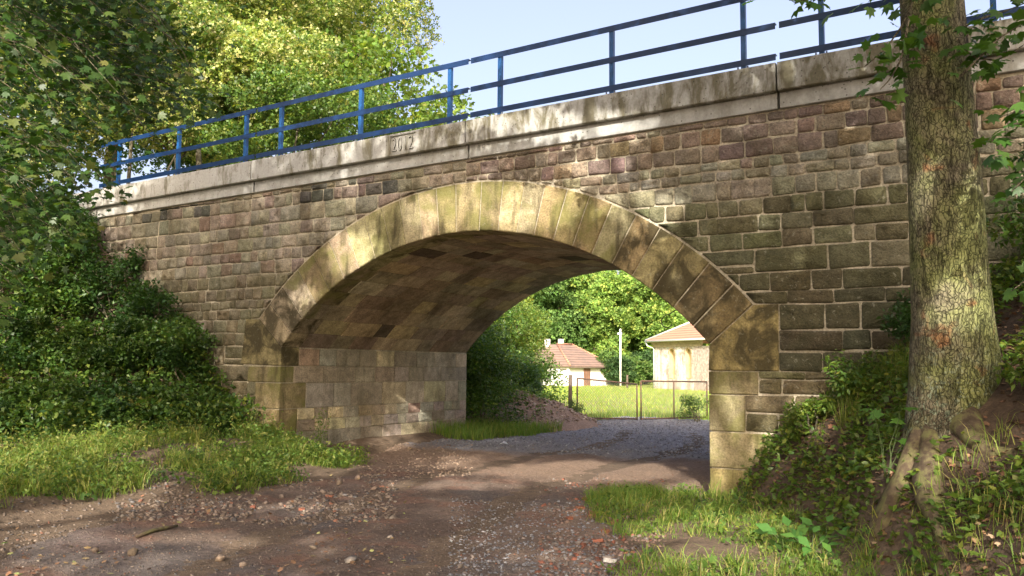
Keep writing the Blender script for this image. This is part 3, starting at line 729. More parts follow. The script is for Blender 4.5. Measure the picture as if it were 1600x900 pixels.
# ------------------------------------------------------------------ blue railing sections
SEC = [(-16.99, [-16.38, -14.46, -12.52]), (-12.20, [-11.60, -9.69, -7.82]), (-7.41, [-6.87, -4.98, -3.08]), (-2.62, [-2.09, -0.2, 1.7])]
SLAB = ['blue steel railing section ending in the maple leaves at the wooded bank',
        'blue steel railing section standing above the panel marked 2012',
        'blue steel railing section above the arch crown, all against open sky',
        'blue steel railing section that passes behind the mossy tree trunk']
for (s0, posts), lab in zip(SEC, SLAB):
    s1 = s0 + 4.765; zc = lambda x: z_top(x)
    rl = thing('railing_section', lab, 'railing', (0.5 * (s0 + s1), 0.0, zc(0.5 * (s0 + s1))), 'railing sections along the bridge coping')
    for (h, t, dpt, nm) in ((0.985, 0.088, 0.075, 'top_rail'), (0.520, 0.085, 0.07, 'middle_rail'), (0.105, 0.085, 0.07, 'bottom_rail')):
        mb = MB()
        # angle section: vertical leaf and horizontal leaf, both with real thickness
        for (ya, yb, za, zb) in ((-0.052, -0.042, h - t / 2, h + t / 2), (-0.042, -0.042 + dpt, h + t / 2 - 0.01, h + t / 2)):
            V = []
            for x in (s0 + 0.012, s1 - 0.012): V += [(x, ya, zc(x) + za), (x, yb, zc(x) + za), (x, yb, zc(x) + zb), (x, ya, zc(x) + zb)]
            mb.add(V, [(0, 1, 2, 3), (7, 6, 5, 4), (0, 4, 5, 1), (1, 5, 6, 2), (2, 6, 7, 3), (3, 7, 4, 0)])
        link(nm, mb.mesh(nm), M['shaded_blue'], rl)
    for x in posts:
        mb = MB(); z0, z1 = zc(x) + 0.012, zc(x) + 0.965
        mb.box((x - 0.032, -0.040, z0), (x + 0.032, -0.033, z1)); mb.box((x - 0.032, -0.033, z0), (x - 0.025, 0.022, z1)); mb.box((x + 0.025, -0.033, z0), (x + 0.032, 0.022, z1))
        p = link('post', mb.mesh('post'), M['blue'], rl)
        mb = MB(); mb.box((x - 0.09, -0.085, zc(x) + 0.001), (x + 0.09, 0.08, zc(x) + 0.012)); link('base_plate', mb.mesh('base_plate'), M['blue'], p)
        for dx in (-0.065, 0.065):
            mb = MB(); mb.tube([(x + dx, -0.062, zc(x) + 0.012), (x + dx, -0.062, zc(x) + 0.05)], 0.011, 6); link('bolt', mb.mesh('bolt'), M['bolt'], p)

# ------------------------------------------------------------------ foliage tools
def norm(v): return v / (np.linalg.norm(v, axis=-1, keepdims=True) + 1e-9)
def leaf_template(kind):
    if kind == 'maple':
        ang = [(0, 1.0), (16, 0.62), (38, 0.88), (56, 0.50), (86, 0.74), (112, 0.40), (160, 0.34), (180, 0.12), (200, 0.34), (248, 0.40), (274, 0.74), (304, 0.50), (322, 0.88), (344, 0.62)]
        V = [(0, 0, 0)] + [(r * math.sin(math.radians(a)), r * math.cos(math.radians(a)), -0.10 * r * r + (0.05 if k % 2 else -0.03)) for k, (a, r) in enumerate(ang)]
        V = np.array(V) * 0.58 + np.array([0, 0.35, 0]); m = len(ang)
        return V, np.array([(0, 1 + (k + 1) % m, 1 + k) for k in range(m)])
    if kind == 'maple8':
        ang = [(0, 1.0), (24, 0.55), (60, 0.85), (110, 0.5), (180, 0.25), (250, 0.5), (300, 0.85), (336, 0.55)]
        V = [(0, 0, 0)] + [(r * math.sin(math.radians(a)), r * math.cos(math.radians(a)), -0.12 * r * r) for a, r in ang]
        V = np.array(V) * 0.58 + np.array([0, 0.35, 0]); m = len(ang)
        return V, np.array([(0, 1 + (k + 1) % m, 1 + k) for k in range(m)])
    if kind == 'oval':
        V = np.array([(0, 0, 0), (0.26, 0.38, 0.05), (0, 0.42, -0.02), (-0.26, 0.38, 0.05), (0, 1.0, -0.10)])
        return V, np.array([(0, 1, 2), (0, 2, 3), (1, 4, 2), (2, 4, 3)])
    if kind == 'patch':
        V = np.array([(-0.5, -0.35, 0), (0.45, -0.45, 0.06), (0.5, 0.4, 0), (-0.4, 0.5, 0.08)])
        return V, np.array([(0, 1, 2), (0, 2, 3)])
    if kind == 'spray':       # three small leaves in one clump
        V = []; F = []
        for k, (a, t) in enumerate(((0, 0.1), (125, -0.15), (240, 0.2))):
            ca, sa = math.cos(math.radians(a)), math.sin(math.radians(a)); b = len(V)
            for (x, y, z) in ((0, 0.03, 0), (0.2, 0.3, t), (0, 0.62, 0.5 * t), (-0.2, 0.3, -t)): V.append((x * ca - y * sa, x * sa + y * ca, z))
            F += [(b, b + 1, b + 2), (b, b + 2, b + 3)]
        return np.array(V), np.array(F)
TPL = {k: leaf_template(k) for k in ('maple', 'maple8', 'oval', 'patch', 'spray')}
def frames(n, upk=0.6, tip=None, tipk=0.0, r=None):
    r = rng if r is None else r
    nz = norm(r.normal(size=(n, 3)) + np.array([0, 0, upk * 1.6]))
    t = r.normal(size=(n, 3))
    if tip is not None: t = t + np.asarray(tip) * tipk
    ty = norm(t - nz * np.sum(t * nz, 1, keepdims=True)); tx = np.cross(ty, nz)
    return np.stack([tx, ty, nz], 2)           # columns
def leaf_arrays(P, size, kind, pal, upk=0.6, tip=None, tipk=0.0, vary=0.22, Rm=None, cols=None):
    V0, F0 = TPL[kind]; n = len(P)
    if n == 0: return np.zeros((0, 3)), np.zeros((0, 3), int), np.zeros((0, 3))
    Rm = frames(n, upk, tip, tipk) if Rm is None else Rm
    s = np.broadcast_to(np.asarray(size, float), (n,)) if np.ndim(size) else np.full(n, size) * rng.uniform(0.65, 1.25, n)
    V = np.einsum('nij,kj->nki', Rm, V0) * s[:, None, None] + P[:, None, :]
    F = F0[None] + (np.arange(n) * len(V0))[:, None, None]
    if cols is None:
        w = np.array([p[0] for p in pal], float); ci = rng.choice(len(pal), n, p=w / w.sum()); cols = np.array([p[1] for p in pal])[ci] * rng.uniform(1 - vary, 1 + vary, (n, 1)) * rng.uniform(0.92, 1.08, (n, 3))
    C = np.repeat(cols, len(V0), 0)
    return V.reshape(-1, 3), F.reshape(-1, 3), C
def join_arrays(parts):
    V = []; F = []; C = []; b = 0
    for v, f, c in parts:
        V.append(v); F.append(f + b); C.append(c); b += len(v)
    return np.concatenate(V), np.concatenate(F), np.concatenate(C)
def foliage(name, arrs, mat, parent=None):
    V, F, C = join_arrays(arrs) if isinstance(arrs, list) else arrs
    return link(name, np_mesh(name, V, tris=F, col=C), mat, parent)
def clump_points(n, cen, rad, shell=0.55, nz=0.35, nlump=0):
    d = norm(rng.normal(size=(n, 3))); r = rng.uniform(0, 1, n) ** (1 / 3); r = shell + (1 - shell) * r; r = np.where(rng.random(n) < 0.25, r * rng.uniform(0.2, 1, n), r)
    k = 1 + nz * (fbm(d[:, 0] * 2.2 + cen[0], d[:, 1] * 2.2 + cen[1], d[:, 2] * 2.2 + cen[2], seed=5) - 0.5) * 2
    return np.asarray(cen) + d * (r * k)[:, None] * np.asarray(rad)
def crown_clumps(cen, rad, n, r0, r1, seed=0, flat=0.8):
    r = np.random.default_rng(seed); out = []
    for i in range(n):
        d = norm(r.normal(size=3)); q = r.uniform(0.45, 1.0); c = np.asarray(cen) + d * q * np.asarray(rad)
        s = r.uniform(r0, r1); out.append((c, np.array([s, s, s * flat])))
    return out

G_MAPLE = [(4, (0.045, 0.095, 0.018)), (3, (0.06, 0.12, 0.022)), (1.2, (0.10, 0.15, 0.03)), (0.25, (0.24, 0.22, 0.03))]
G_DARK = [(4, (0.03, 0.07, 0.016)), (3, (0.042, 0.09, 0.022)), (1, (0.065, 0.12, 0.028))]
G_MID = [(3, (0.055, 0.11, 0.022)), (3, (0.08, 0.145, 0.028)), (1, (0.12, 0.17, 0.035))]
G_LIGHT = [(3, (0.10, 0.17, 0.03)), (2, (0.14, 0.20, 0.035)), (1, (0.19, 0.22, 0.04))]
G_LINDEN = [(3.2, (0.11, 0.18, 0.04)), (3.0, (0.36, 0.38, 0.13)), (3.0, (0.24, 0.30, 0.075)), (1.0, (0.46, 0.44, 0.20))]

def limb_path(a, b, sag=0.1, n=6, wob=0.05, r=None):
    r = np.random.default_rng(1) if r is None else r
    a = np.asarray(a, float); b = np.asarray(b, float); t = np.linspace(0, 1, n)[:, None]
    L = np.linalg.norm(b - a); P = a + (b - a) * t; P[:, 2] += sag * L * np.sin(math.pi * t[:, 0]); P[1:-1] += r.normal(size=(n - 2, 3)) * wob * L
    return P

def tree(name, label, base, trunk_h, r0, clumps, leafspec, matl='leaf', group=None, cat='tree', limbs=7, bark='darkbark', cull=None, seed=0, top=None):
    """leafspec: (n per unit clump volume-ish total, size, kind, palette, upk)"""
    t = thing(name, label, cat, base, group); base = np.asarray(base, float)
    tot, size, kind, pal, upk = leafspec; r = np.random.default_rng(seed + 100)
    top = base + np.array([0, 0, trunk_h]) if top is None else np.asarray(top, float)
    mb = MB(); P = limb_path(base - np.array([0, 0, 0.3]), top, 0.0, 7, 0.012, r); mb.tube(P, np.linspace(r0, r0 * 0.35, 7) * np.array([1.35, 1.05, 1, 1, 1, 1, 1]), 10, wob=0.05)
    tr = link('trunk', mb.mesh('trunk', True), M[bark], t)
    idx = r.permutation(len(clumps))[:limbs]; mb = MB()
    for i in idx:
        f = r.uniform(0.45, 0.95); a = P[0] + (P[-1] - P[0]) * f; mb.tube(limb_path(a, clumps[i][0], 0.08, 6, 0.03, r), np.linspace(r0 * 0.42, r0 * 0.08, 6), 6)
    if limbs: link('limbs', mb.mesh('limbs', True), M[bark], t)
    vol = np.array([np.prod(c[1]) ** (2 / 3) for c in clumps]); vol /= vol.sum(); arr = []
    for (c, s), v in zip(clumps, vol):
        n = max(8, int(tot * v)); Q = clump_points(n, c, s)
        if cull is not None: Q = Q[cull(Q)]
        tone = r.uniform(0.8, 1.2)
        pl = [(w, tuple(x * tone for x in cc)) for w, cc in pal]
        arr.append(leaf_arrays(Q, size, kind, pl, upk))
    foliage('crown', arr, M[matl], t); return t

# ------------------------------------------------------------------ sun gaps: where the photograph shows sun on wall and ground, the crowns let it through
LIT = [  # (px, py, rx, ry) ellipses in the photograph
    (770, 328, 150, 46), (880, 205, 160, 26), (1000, 330, 75, 40), (560, 405, 55, 50), (480, 470, 30, 30), (1022, 405, 22, 18), (1245, 195, 26, 14),
    (930, 260, 60, 25), (1195, 345, 30, 14), (1255, 412, 22, 14), (1182, 512, 13, 16), (1140, 705, 40, 45), (1165, 640, 36, 26), (420, 655, 40, 40), (650, 240, 30, 12),
    (230, 560, 130, 50), (90, 610, 90, 40), (300, 640, 50, 30), (110, 730, 190, 80), (60, 800, 110, 50), (420, 720, 160, 34), (300, 842, 230, 10), (920, 738, 190, 18), (1090, 765, 70, 14), (610, 682, 45, 26), (545, 690, 14, 16), (700, 757, 120, 8),
    (480, 792, 120, 7), (1120, 830, 150, 26), (1180, 880, 190, 34), (1330, 620, 55, 45), (1240, 690, 60, 30), (1450, 745, 60, 40), (1560, 860, 60, 50), (1560, 700, 40, 50),
    (1330, 745, 100, 36), (1490, 830, 60, 30), (1300, 640, 90, 30), (1280, 720, 40, 22), (1215, 760, 50, 16), (1505, 315, 28, 26), (1440, 420, 18, 90), (1545, 500, 12, 40), (1000, 640, 400, 40)]
LITA = np.array(LIT, float)
def sun_hit(P):
    """where the sun ray through P reaches the wall face or the ground; returns pixel coords"""
    P = np.atleast_2d(P); t = -(P[:, 1]) / (-SUN[1]); W = P - SUN * t[:, None]
    tg = P[:, 2] / SUN[2]; G = P - SUN * tg[:, None]
    for _ in range(3): zg = np.clip(height(G[:, 0], np.minimum(G[:, 1], -0.05)), 0, 2.2); G = P - SUN * ((P[:, 2] - zg) / SUN[2])[:, None]
    use_wall = (W[:, 2] > 0.0) & (W[:, 1] >= -1e-3)
    inside = np.hypot(W[:, 0] - XC, W[:, 2] - ZC) < RI
    inside &= (W[:, 0] > XL) & (W[:, 0] < XR)
    use_wall &= ~inside
    tx_ = (P[:, 0] - XL) / SUN[0]; A_ = P - SUN * tx_[:, None]
    use_ab = inside & (A_[:, 2] > 0.0) & (A_[:, 1] > 0) & (A_[:, 1] < BL)
    H = np.where(use_wall[:, None], W, np.where(use_ab[:, None], A_, G))
    x, y, z = proj(H); return np.where(z > 0.5, x, -9999), np.where(z > 0.5, y, -9999)
def lets_sun(P, soft=0.12):
    x, y = sun_hit(P); lit = np.zeros(len(P), bool); jx = rng.normal(size=len(P)) * soft
    for (cx, cy, rx_, ry_) in LIT: lit |= ((x - cx) / rx_) ** 2 + ((y - cy) / ry_) ** 2 < 1 + jx
    return lit
def off_frame(P, m=25):
    x, y, z = proj(P); return ~((x > -m) & (x < 1600 + m) & (y > -m) & (y < 900 + m) & (z > 0.2))
keep_shade = lambda P: off_frame(P) & ~lets_sun(P)

# ------------------------------------------------------------------ the mossy maple on the right bank
TB = np.array([-0.62, -2.55, 0.80])
maple = thing('maple_tree', 'thick mossy maple trunk with lichen and flaring roots on the bank beside the wall', 'tree', TB)
def trunk_big():
    zs = np.array([-0.95, -0.6, -0.35, -0.1, 0.05, 0.2, 0.35, 0.5, 0.7, 0.95, 1.3, 1.8, 2.4, 3.0, 3.6, 4.4, 5.5, 7.0])
    # centre line from the photo's outline at 7.5 m
    cx = np.interp(zs + 0.8, [0.5, 1.3, 1.75, 3.2, 4.87, 8], [-0.60, -0.59, -0.571, -0.576, -0.615, -0.68]); cy = np.interp(zs + 0.8, [0.5, 1.3, 1.75, 3.2, 4.87, 8], [-2.55, -2.53, -2.56, -2.72, -2.92, -3.3])
    rad = np.interp(zs + 0.8, [-0.15, 0.2, 0.45, 0.7, 0.9, 1.1, 1.3, 1.5, 1.75, 2.1, 3.2, 4.87, 8], [0.64, 0.58, 0.52, 0.46, 0.425, 0.40, 0.38, 0.36, 0.36, 0.325, 0.297, 0.252, 0.18])
    n = 40; V = []; th = np.linspace(0, 2 * math.pi, n, endpoint=False)
    for i, z in enumerate(zs):
        fl = sstep(0.3, -0.6, z)
        lob = 1 + fl * 0.24 * (np.cos(3 * th + 0.6) + 0.7 * np.cos(5 * th + 2.1) + 0.4 * np.cos(9 * th + 1.0)) * 0.8
        nz = 1 + 0.05 * (fbm(np.cos(th) * 2 + 5, np.sin(th) * 2 + 5, np.full(n, z * 1.6), seed=61) - 0.5) * 2 + 0.07 * (fbm(np.cos(th) * 6, np.sin(th) * 6, np.full(n, z * 7), seed=62) - 0.5) * (0.6 + 1.6 * fl)
        r = rad[i] * lob * nz
        V += [(cx[i] + r[k] * math.cos(th[k]), cy[i] + r[k] * math.sin(th[k]), z + 0.8) for k in range(n)]
    F = [(i * n + k, i * n + (k + 1) % n, (i + 1) * n + (k + 1) % n, (i + 1) * n + k) for i in range(len(zs) - 1) for k in range(n)]
    mb = MB(); mb.add(V, F); return mb.mesh('trunk', True)
trunk_o = link('trunk', trunk_big(), M['bark'], maple)
for (ang, ln, r0, r1) in ((-140, 1.2, 0.17, 0.05), (-102, 1.3, 0.19, 0.06), (-50, 1.3, 0.15, 0.04)):
    P = []; rr_ = np.random.default_rng(int(ang) + 500); wv = rr_.normal(size=4)
    for t in np.linspace(0, 1, 11):
        a_ = math.radians(ang + 14 * math.sin(3 * t + wv[0])); x = TB[0] + math.cos(a_) * (0.15 + ln * t); y = TB[1] + math.sin(a_) * (0.15 + ln * t)
        rad_ = r0 + (r1 - r0) * t; P.append((x, y, float(surf(x, y)) - rad_ * (0.72 + 0.25 * t) + 0.02 * math.sin(7 * t + wv[1])))
    mb = MB(); mb.tube(P, np.linspace(r0, r1, 11) * (1 + 0.12 * rr_.normal(size=11)), 14, wob=0.14, seed=ang); link('root', mb.mesh('root', True), M['rootbark'], maple)

def leaf_obj_meshes(pal, n=6, kind='maple', nm='leaf'):
    out = []
    for k in range(n):
        V0, F0 = TPL[kind]; V = V0.copy(); V[:, 2] += 0.10 * np.sin(V[:, 0] * 3 + k) + 0.06 * V[:, 1] ** 2 * (-1 if k % 2 else 0.3)
        c = np.array(pal[k % len(pal)][1]); me = np_mesh(nm, V, tris=F0, col=np.tile(c, (len(V), 1)), smooth=True); me.materials.append(M['leaf']); out.append(me)
    return out
def place_leaf(me, P, Rm, s, parent, name='leaf'):
    o = bpy.data.objects.new(name, me); COL.objects.link(o)
    m4 = Matrix(((*(Rm[0] * s), P[0]), (*(Rm[1] * s), P[1]), (*(Rm[2] * s), P[2]), (0, 0, 0, 1)))
    put(o, parent); o.matrix_basis = m4; return o
def twig_leaves(path, n, spread, size, r, droop=0.5):
    """leaf positions and frames along a twig"""
    L = len(path); out = []
    for k in range(n):
        t = (k + r.uniform(0.2, 0.9)) / n; f = t * (L - 1); i = min(int(f), L - 2); p = path[i] + (path[i + 1] - path[i]) * (f - i)
        d = norm(r.normal(size=3) + np.array([0, 0, -0.15])); q = p + d * spread * r.uniform(0.3, 1.0)
        view = norm(CAM - q)
        nz = norm(np.array([0, 0, 1.0]) * r.uniform(0.4, 1.2) + view * r.uniform(-0.1, 0.75) + r.normal(size=3) * 0.35)
        ty = norm(d + np.array([0, 0, -droop]) + r.normal(size=3) * 0.2); ty = norm(ty - nz * (ty @ nz)); tx = np.cross(ty, nz)
        out.append((q, np.stack([tx, ty, nz], 1), size * r.uniform(0.65, 1.15)))
    return out
rl_ = np.random.default_rng(21)
rm_leaf = leaf_obj_meshes([(1, (0.045, 0.115, 0.02)), (1, (0.055, 0.13, 0.022)), (1, (0.075, 0.155, 0.028)), (1, (0.04, 0.095, 0.018)), (1, (0.065, 0.135, 0.022)), (1, (0.09, 0.17, 0.03))])
# twigs given by pixel path and distance (they hang in front of the wall at the trunk's distance)
RT_TW = [([(1660, -120), (1500, -60), (1390, -20), (1300, -8), (1240, 4)], 6.6, 10, 0.10), ([(1445, -40), (1410, 40), (1385, 75), (1350, 105)], 6.9, 15, 0.14), ([(1420, 30), (1410, 90), (1390, 125), (1375, 140)], 6.8, 13, 0.12),
         ([(1490, 50), (1530, 30), (1570, 18), (1625, -5)], 7.0, 16, 0.20), ([(1500, 120), (1560, 60), (1610, 30)], 6.8, 16, 0.2), ([(1495, 60), (1520, 90), (1560, 95), (1600, 70)], 6.9, 14, 0.13),
         ([(1520, 218), (1560, 218), (1610, 214)], 6.7, 7, 0.16), ([(1640, 150), (1580, 175), (1550, 190)], 6.6, 12, 0.15), ([(1650, 250), (1605, 275), (1580, 300)], 6.4, 8, 0.12), ([(1640, 420), (1600, 440), (1580, 455)], 6.4, 5, 0.10),
         ([(1340, -60), (1300, -20), (1262, 4)], 6.7, 6, 0.08), ([(1200, -60), (1182, -20), (1172, 2)], 6.6, 3, 0.04), ([(1470, -70), (1440, -20), (1400, 15)], 6.9, 8, 0.12)]
for (pp, D, n, sp) in RT_TW:
    path = np.array([atD(x, y, D) for x, y in pp]); f = np.linspace(0, len(pp) - 1, 9); path = np.array([path[min(int(q), len(pp) - 2)] + (path[min(int(q), len(pp) - 2) + 1] - path[min(int(q), len(pp) - 2)]) * (q - min(int(q), len(pp) - 2)) for q in f])
    mb = MB(); mb.tube(path, np.linspace(0.012, 0.003, 9), 5); link('twig', mb.mesh('twig', True), M['darkbark'], maple)
    for q, Rm, s in twig_leaves(path, int(n * 2.1), sp * 1.05, 0.165, rl_): place_leaf(rm_leaf[rl_.integers(6)], q, Rm, s, maple)
cl = crown_clumps((-1.2, -4.2, 8.6), (4.8, 4.6, 3.4), 46, 0.7, 1.5, 3)
arr = []
for c, s in cl:
    Q = clump_points(330, c, s); Q = Q[keep_shade(Q)]
    arr.append(leaf_arrays(Q, 0.17, 'maple8', G_MAPLE, 0.8))
foliage('crown', arr, M['leaf'], maple)
mb = MB()
for i in (3, 9, 14, 20, 27, 33, 38, 41, 44): mb.tube(limb_path((-0.66, -3.1, 5.9 + 0.1 * i % 1), cl[i][0], 0.1, 6, 0.03, rl_), np.linspace(0.10, 0.02, 6), 6)
link('limbs', mb.mesh('limbs', True), M['bark'], maple)

# ------------------------------------------------------------------ the overhanging maple on the left
LB = np.array([-10.6, -9.6, 0.2])
lmaple = thing('maple_tree', 'leafy maple whose drooping branches hang over the end of the bridge', 'tree', LB)
mb = MB(); mb.tube([LB - (0, 0, 0.4), LB + (0, 0, 0.6), LB + (0.1, 0.1, 2.4), LB + (0.2, 0.3, 5), LB + (0.2, 0.4, 9)], [0.42, 0.32, 0.27, 0.22, 0.1], 14, wob=0.05)
link('trunk', mb.mesh('trunk', True), M['bark'], lmaple)
ll = np.random.default_rng(5); allL = []
def leftedge(py): return np.interp(py, [-80, 0, 60, 130, 190, 240, 300, 360, 420, 480], [230, 215, 290, 350, 330, 220, 205, 150, 95, 40])
def lf_tw(x0, y0, x1, y1, D, n, sp, size=0.125):
    pp = np.array([(x0, y0), (0.6 * x0 + 0.4 * x1 + ll.uniform(-40, 60), 0.65 * y0 + 0.35 * y1 - ll.uniform(10, 60)), (x1, y1)]); path = np.array([atD(x, y, D + dd) for (x, y), dd in zip(pp, (0.5, 0.2, 0))])
    t = np.linspace(0, 1, 7); path = np.array([(1 - q) ** 2 * path[0] + 2 * q * (1 - q) * path[1] + q * q * path[2] for q in t])
    allL.extend(twig_leaves(path, n, sp, size, ll, 0.9)); return path
twigs = MB()
for k in range(190):
    y1 = ll.uniform(-60, 470); xe = float(leftedge(y1)); x1 = xe * ll.uniform(0.0, 1.0) ** 0.7 - 10
    if y1 > 250 and ll.random() < 0.25: continue
    D = ll.uniform(7.0, 10.5); path = lf_tw(x1 - ll.uniform(90, 200), y1 - ll.uniform(60, 150), x1, y1, D, int(ll.integers(20, 34)), 0.22)
    twigs.tube(path, np.linspace(0.005, 0.0015, 7), 4)
for k in range(44):       # the long arms that reach over the railing
    x1 = ll.uniform(215, 375); y1 = np.interp(x1, [215, 300, 375], [120, 165, 150]) + ll.uniform(-110, 30); D = ll.uniform(8.5, 11)
    path = lf_tw(x1 - ll.uniform(120, 220), y1 - ll.uniform(50, 120), x1, y1, D, int(ll.integers(16, 28)), 0.2, 0.115); twigs.tube(path, np.linspace(0.005, 0.0015, 7), 4)
for k in range(110):      # darker inner branches
    y1 = ll.uniform(-80, 400); x1 = float(leftedge(y1)) * ll.uniform(0.1, 0.95); D = ll.uniform(10.5, 13.0)
    lf_tw(x1 - ll.uniform(60, 160), y1 - ll.uniform(40, 120), x1, y1, D, 30, 0.32, 0.14)
for k in range(5):        # low pale sprays at the frame's edge
    path = lf_tw(-120, 330 + 40 * k, ll.uniform(10, 50), 400 + 25 * k, 6.0, 12, 0.12, 0.11); twigs.tube(path, np.linspace(0.005, 0.0015, 7), 4)
link('twigs', twigs.mesh('twigs', True), M['darkbark'], lmaple)
lm_leaf = leaf_obj_meshes([(1, (0.04, 0.085, 0.016)), (1, (0.05, 0.105, 0.02)), (1, (0.085, 0.13, 0.028)), (1, (0.032, 0.072, 0.015)), (1, (0.06, 0.11, 0.02)), (1, (0.12, 0.15, 0.04))])
def vis_size(t):
    x, y, z = proj(t[0]); return t[2] / z[0] if 0 < x[0] < 400 and 0 < y[0] < 520 else 0
allL.sort(key=lambda t: -vis_size(t))
for q, Rm, s in allL[:290]: place_leaf(lm_leaf[ll.integers(6)], q, Rm, s, lmaple)
rst = allL[290:]
palL = [(4, (0.030, 0.070, 0.014)), (3, (0.042, 0.088, 0.017)), (1.0, (0.08, 0.125, 0.026)), (0.3, (0.15, 0.16, 0.045))]
arr = [leaf_arrays(np.array([t[0] for t in rst]), np.array([t[2] for t in rst]), 'maple', palL, Rm=np.array([t[1] for t in rst]))]
tag(foliage('foliage', arr, M['leaf'], lmaple), kind='stuff')
cl = crown_clumps((-9.8, -8.8, 8.6), (4.6, 4.4, 3.6), 44, 0.7, 1.5, 8)
arr = []
for c, s in cl:
    Q = clump_points(300, c, s); Q = Q[keep_shade(Q)]
    arr.append(leaf_arrays(Q, 0.17, 'maple8', G_MAPLE, 0.8))
foliage('crown', arr, M['leaf'], lmaple)

# trees behind the viewpoint whose crowns dapple the track and the wall
for k, (bx, by, cz, rad, n) in enumerate(((1.5, -19.5, 12.0, 5.4, 84), (8.5, -16.5, 10.5, 5.0, 56), (-4.0, -17.0, 12.0, 5.0, 84), (3.0, -12.5, 12.5, 4.2, 44))):
    cls = crown_clumps((bx, by, cz), (rad, rad, 6.0 if n > 80 else 4.4), n, 0.8, 1.6, 40 + k)
    tree('roadside_tree', ['broad leafy tree by the track behind the viewpoint', 'leafy tree on the bank behind the viewpoint', 'leafy tree at the far side of the track behind the viewpoint', 'tall slender leafy tree close behind the viewpoint'][k],
         (bx, by, float(surf(bx, by))), 8.0, 0.28, cls, (n * 260, 0.21, 'maple8', G_MAPLE, 0.8), group='trees behind the viewpoint', cull=keep_shade, seed=60 + k)

# ------------------------------------------------------------------ beyond the arch: field, gate, buildings, wood
def ground_at(px, D):
    """point on the terrain straight along image column px at depth D"""
    p = atD(px, 574, D); p[2] = float(surf(p[0], p[1])); return p
# gate leaves
def gate_leaf(label, A, B, zt_a, zt_b, zb_a, zb_b, brace):
    g = thing('gate_leaf', label, 'gate', (0.5 * (A[0] + B[0]), 0.5 * (A[1] + B[1]), 0), 'leaves of the field gate')
    a0, a1 = np.array([A[0], A[1], zb_a]), np.array([A[0], A[1], zt_a]); b0, b1 = np.array([B[0], B[1], zb_b]), np.array([B[0], B[1], zt_b])
    def tb(nm, pts, r=0.026):
        mb = MB(); mb.tube(pts, r, 8); link(nm, mb.mesh(nm, True), M['rusty'], g)
    tb('stile', [a0, a1]); tb('stile', [b0, b1]); tb('top_rail', [a1, b1], 0.024); tb('bottom_rail', [a0 + (0, 0, .03), b0 + (0, 0, .03)], 0.024)
    if brace is not None: tb('middle_stile', [a0 + (b0 - a0) * brace, a1 + (b1 - a1) * brace], 0.024)
    L = np.linalg.norm(b0 - a0); mb = MB(); step = 0.085
    def P(u, v): u = min(max(u, 0), 1); lo = a0 + (b0 - a0) * u; hi = a1 + (b1 - a1) * u; return lo + (hi - lo) * min(max(v, 0), 1)
    Hh = 1.15; n = int((L + Hh) / step)
    for i in range(n):
        for sgn in (1, -1):
            s0 = i * step - (Hh if sgn > 0 else 0)
            pts = []
            for t in (0.0, 1.0):
                pts.append((s0 + sgn * t * Hh, t))
            (u0, v0), (u1, v1) = pts
            # clip to 0..L
            def cl(u, v, uu, vv):
                if u < 0: v = v + (vv - v) * (0 - u) / (uu - u); u = 0
                if u > L: v = v + (vv - v) * (L - u) / (uu - u); u = L
                return u, v
            if max(u0, u1) < 0 or min(u0, u1) > L: continue
            c0 = cl(u0, v0, u1, v1); c1 = cl(u1, v1, u0, v0)
            if abs(c0[1] - c1[1]) < 0.02: continue
            mb.tube([P(c0[0] / L, c0[1]), P(c1[0] / L, c1[1])], 0.0042, 3, cap=False)
    link('wire_mesh', mb.mesh('wire_mesh'), M['wire'], g); return g
gA, gB, gC = onZ(998, 657, 0), onZ(1105, 655, 0), np.array([-11.93, 12.72, 0])
gate_leaf('rusty tube gate leaf with wire mesh standing in front of the peeling building', gA + (0.05, 0.07, 0), gB, 1.24, 1.22, 0.02, 0.04, 0.49)
gate_leaf('sagging rusty tube gate leaf hinged beside the rubble heap', gC, gA - (0.03, 0.06, 0), 1.32, 1.14, 0.08, 0.02, None)
def post(label, p, h, r):
    mb = MB(); mb.tube([p - (0, 0, 0.3), p + (0, 0, h * 0.5), p + (0.01, 0, h)], [r, r * 0.97, r * 0.9], 8, wob=0.06); o = link('fence_post', mb.mesh('fence_post', True), M['oldwood'])
    return tag(o, label, 'post', 'old wooden fence posts')
post('weathered wooden post beside the hinge of the sagging gate leaf', np.array([-12.2, 12.78, 0.1]), 1.32, 0.065)
post('thin dark wooden post at the edge of the wood between the two buildings', ground_at(980, 88), 1.35, 0.11)

# rubble heap
def heap():
    n = 46; cen = np.array([-12.5, 9.9]); u = np.linspace(-1, 1, n); X, Y = np.meshgrid(cen[0] + 2.6 * u, cen[1] + 3.4 * u)
    r = np.hypot((X - cen[0]) / 2.3, (Y - cen[1]) / 3.1); hh = 0.98 * np.clip(1 - r, 0, 1) ** 0.85 * (0.85 + 0.4 * fbm(X * 1.2, Y * 1.2, seed=71)) + 0.10 * (fbm(X * 5, Y * 5, seed=72) - 0.5) * (r < 0.95)
    Z = surf(X.ravel(), Y.ravel()).reshape(X.shape) * 0.25 + hh - 0.25 * sstep(0.9, 1.1, r)
    return X, Y, Z
X, Y, Z = heap(); n = X.shape[0]; V = np.stack([X.ravel(), Y.ravel(), Z.ravel()], 1); i = np.arange((n - 1) ** 2); a = (i // (n - 1)) * n + i % (n - 1)
cc = lerp3((0.19, 0.125, 0.085), (0.29, 0.20, 0.145), fbm(V[:, 0] * 1.5, V[:, 1] * 1.5, seed=73))
hp_ = thing('rubble_heap', 'heap of brown earth and rubble between the bushes and the gate', 'heap', (-12.5, 9.9, 0))
link('earth', np_mesh('earth', V, quads=np.stack([a, a + 1, a + n + 1, a + n], 1), col=cc, smooth=True), M['roadm'], hp_)
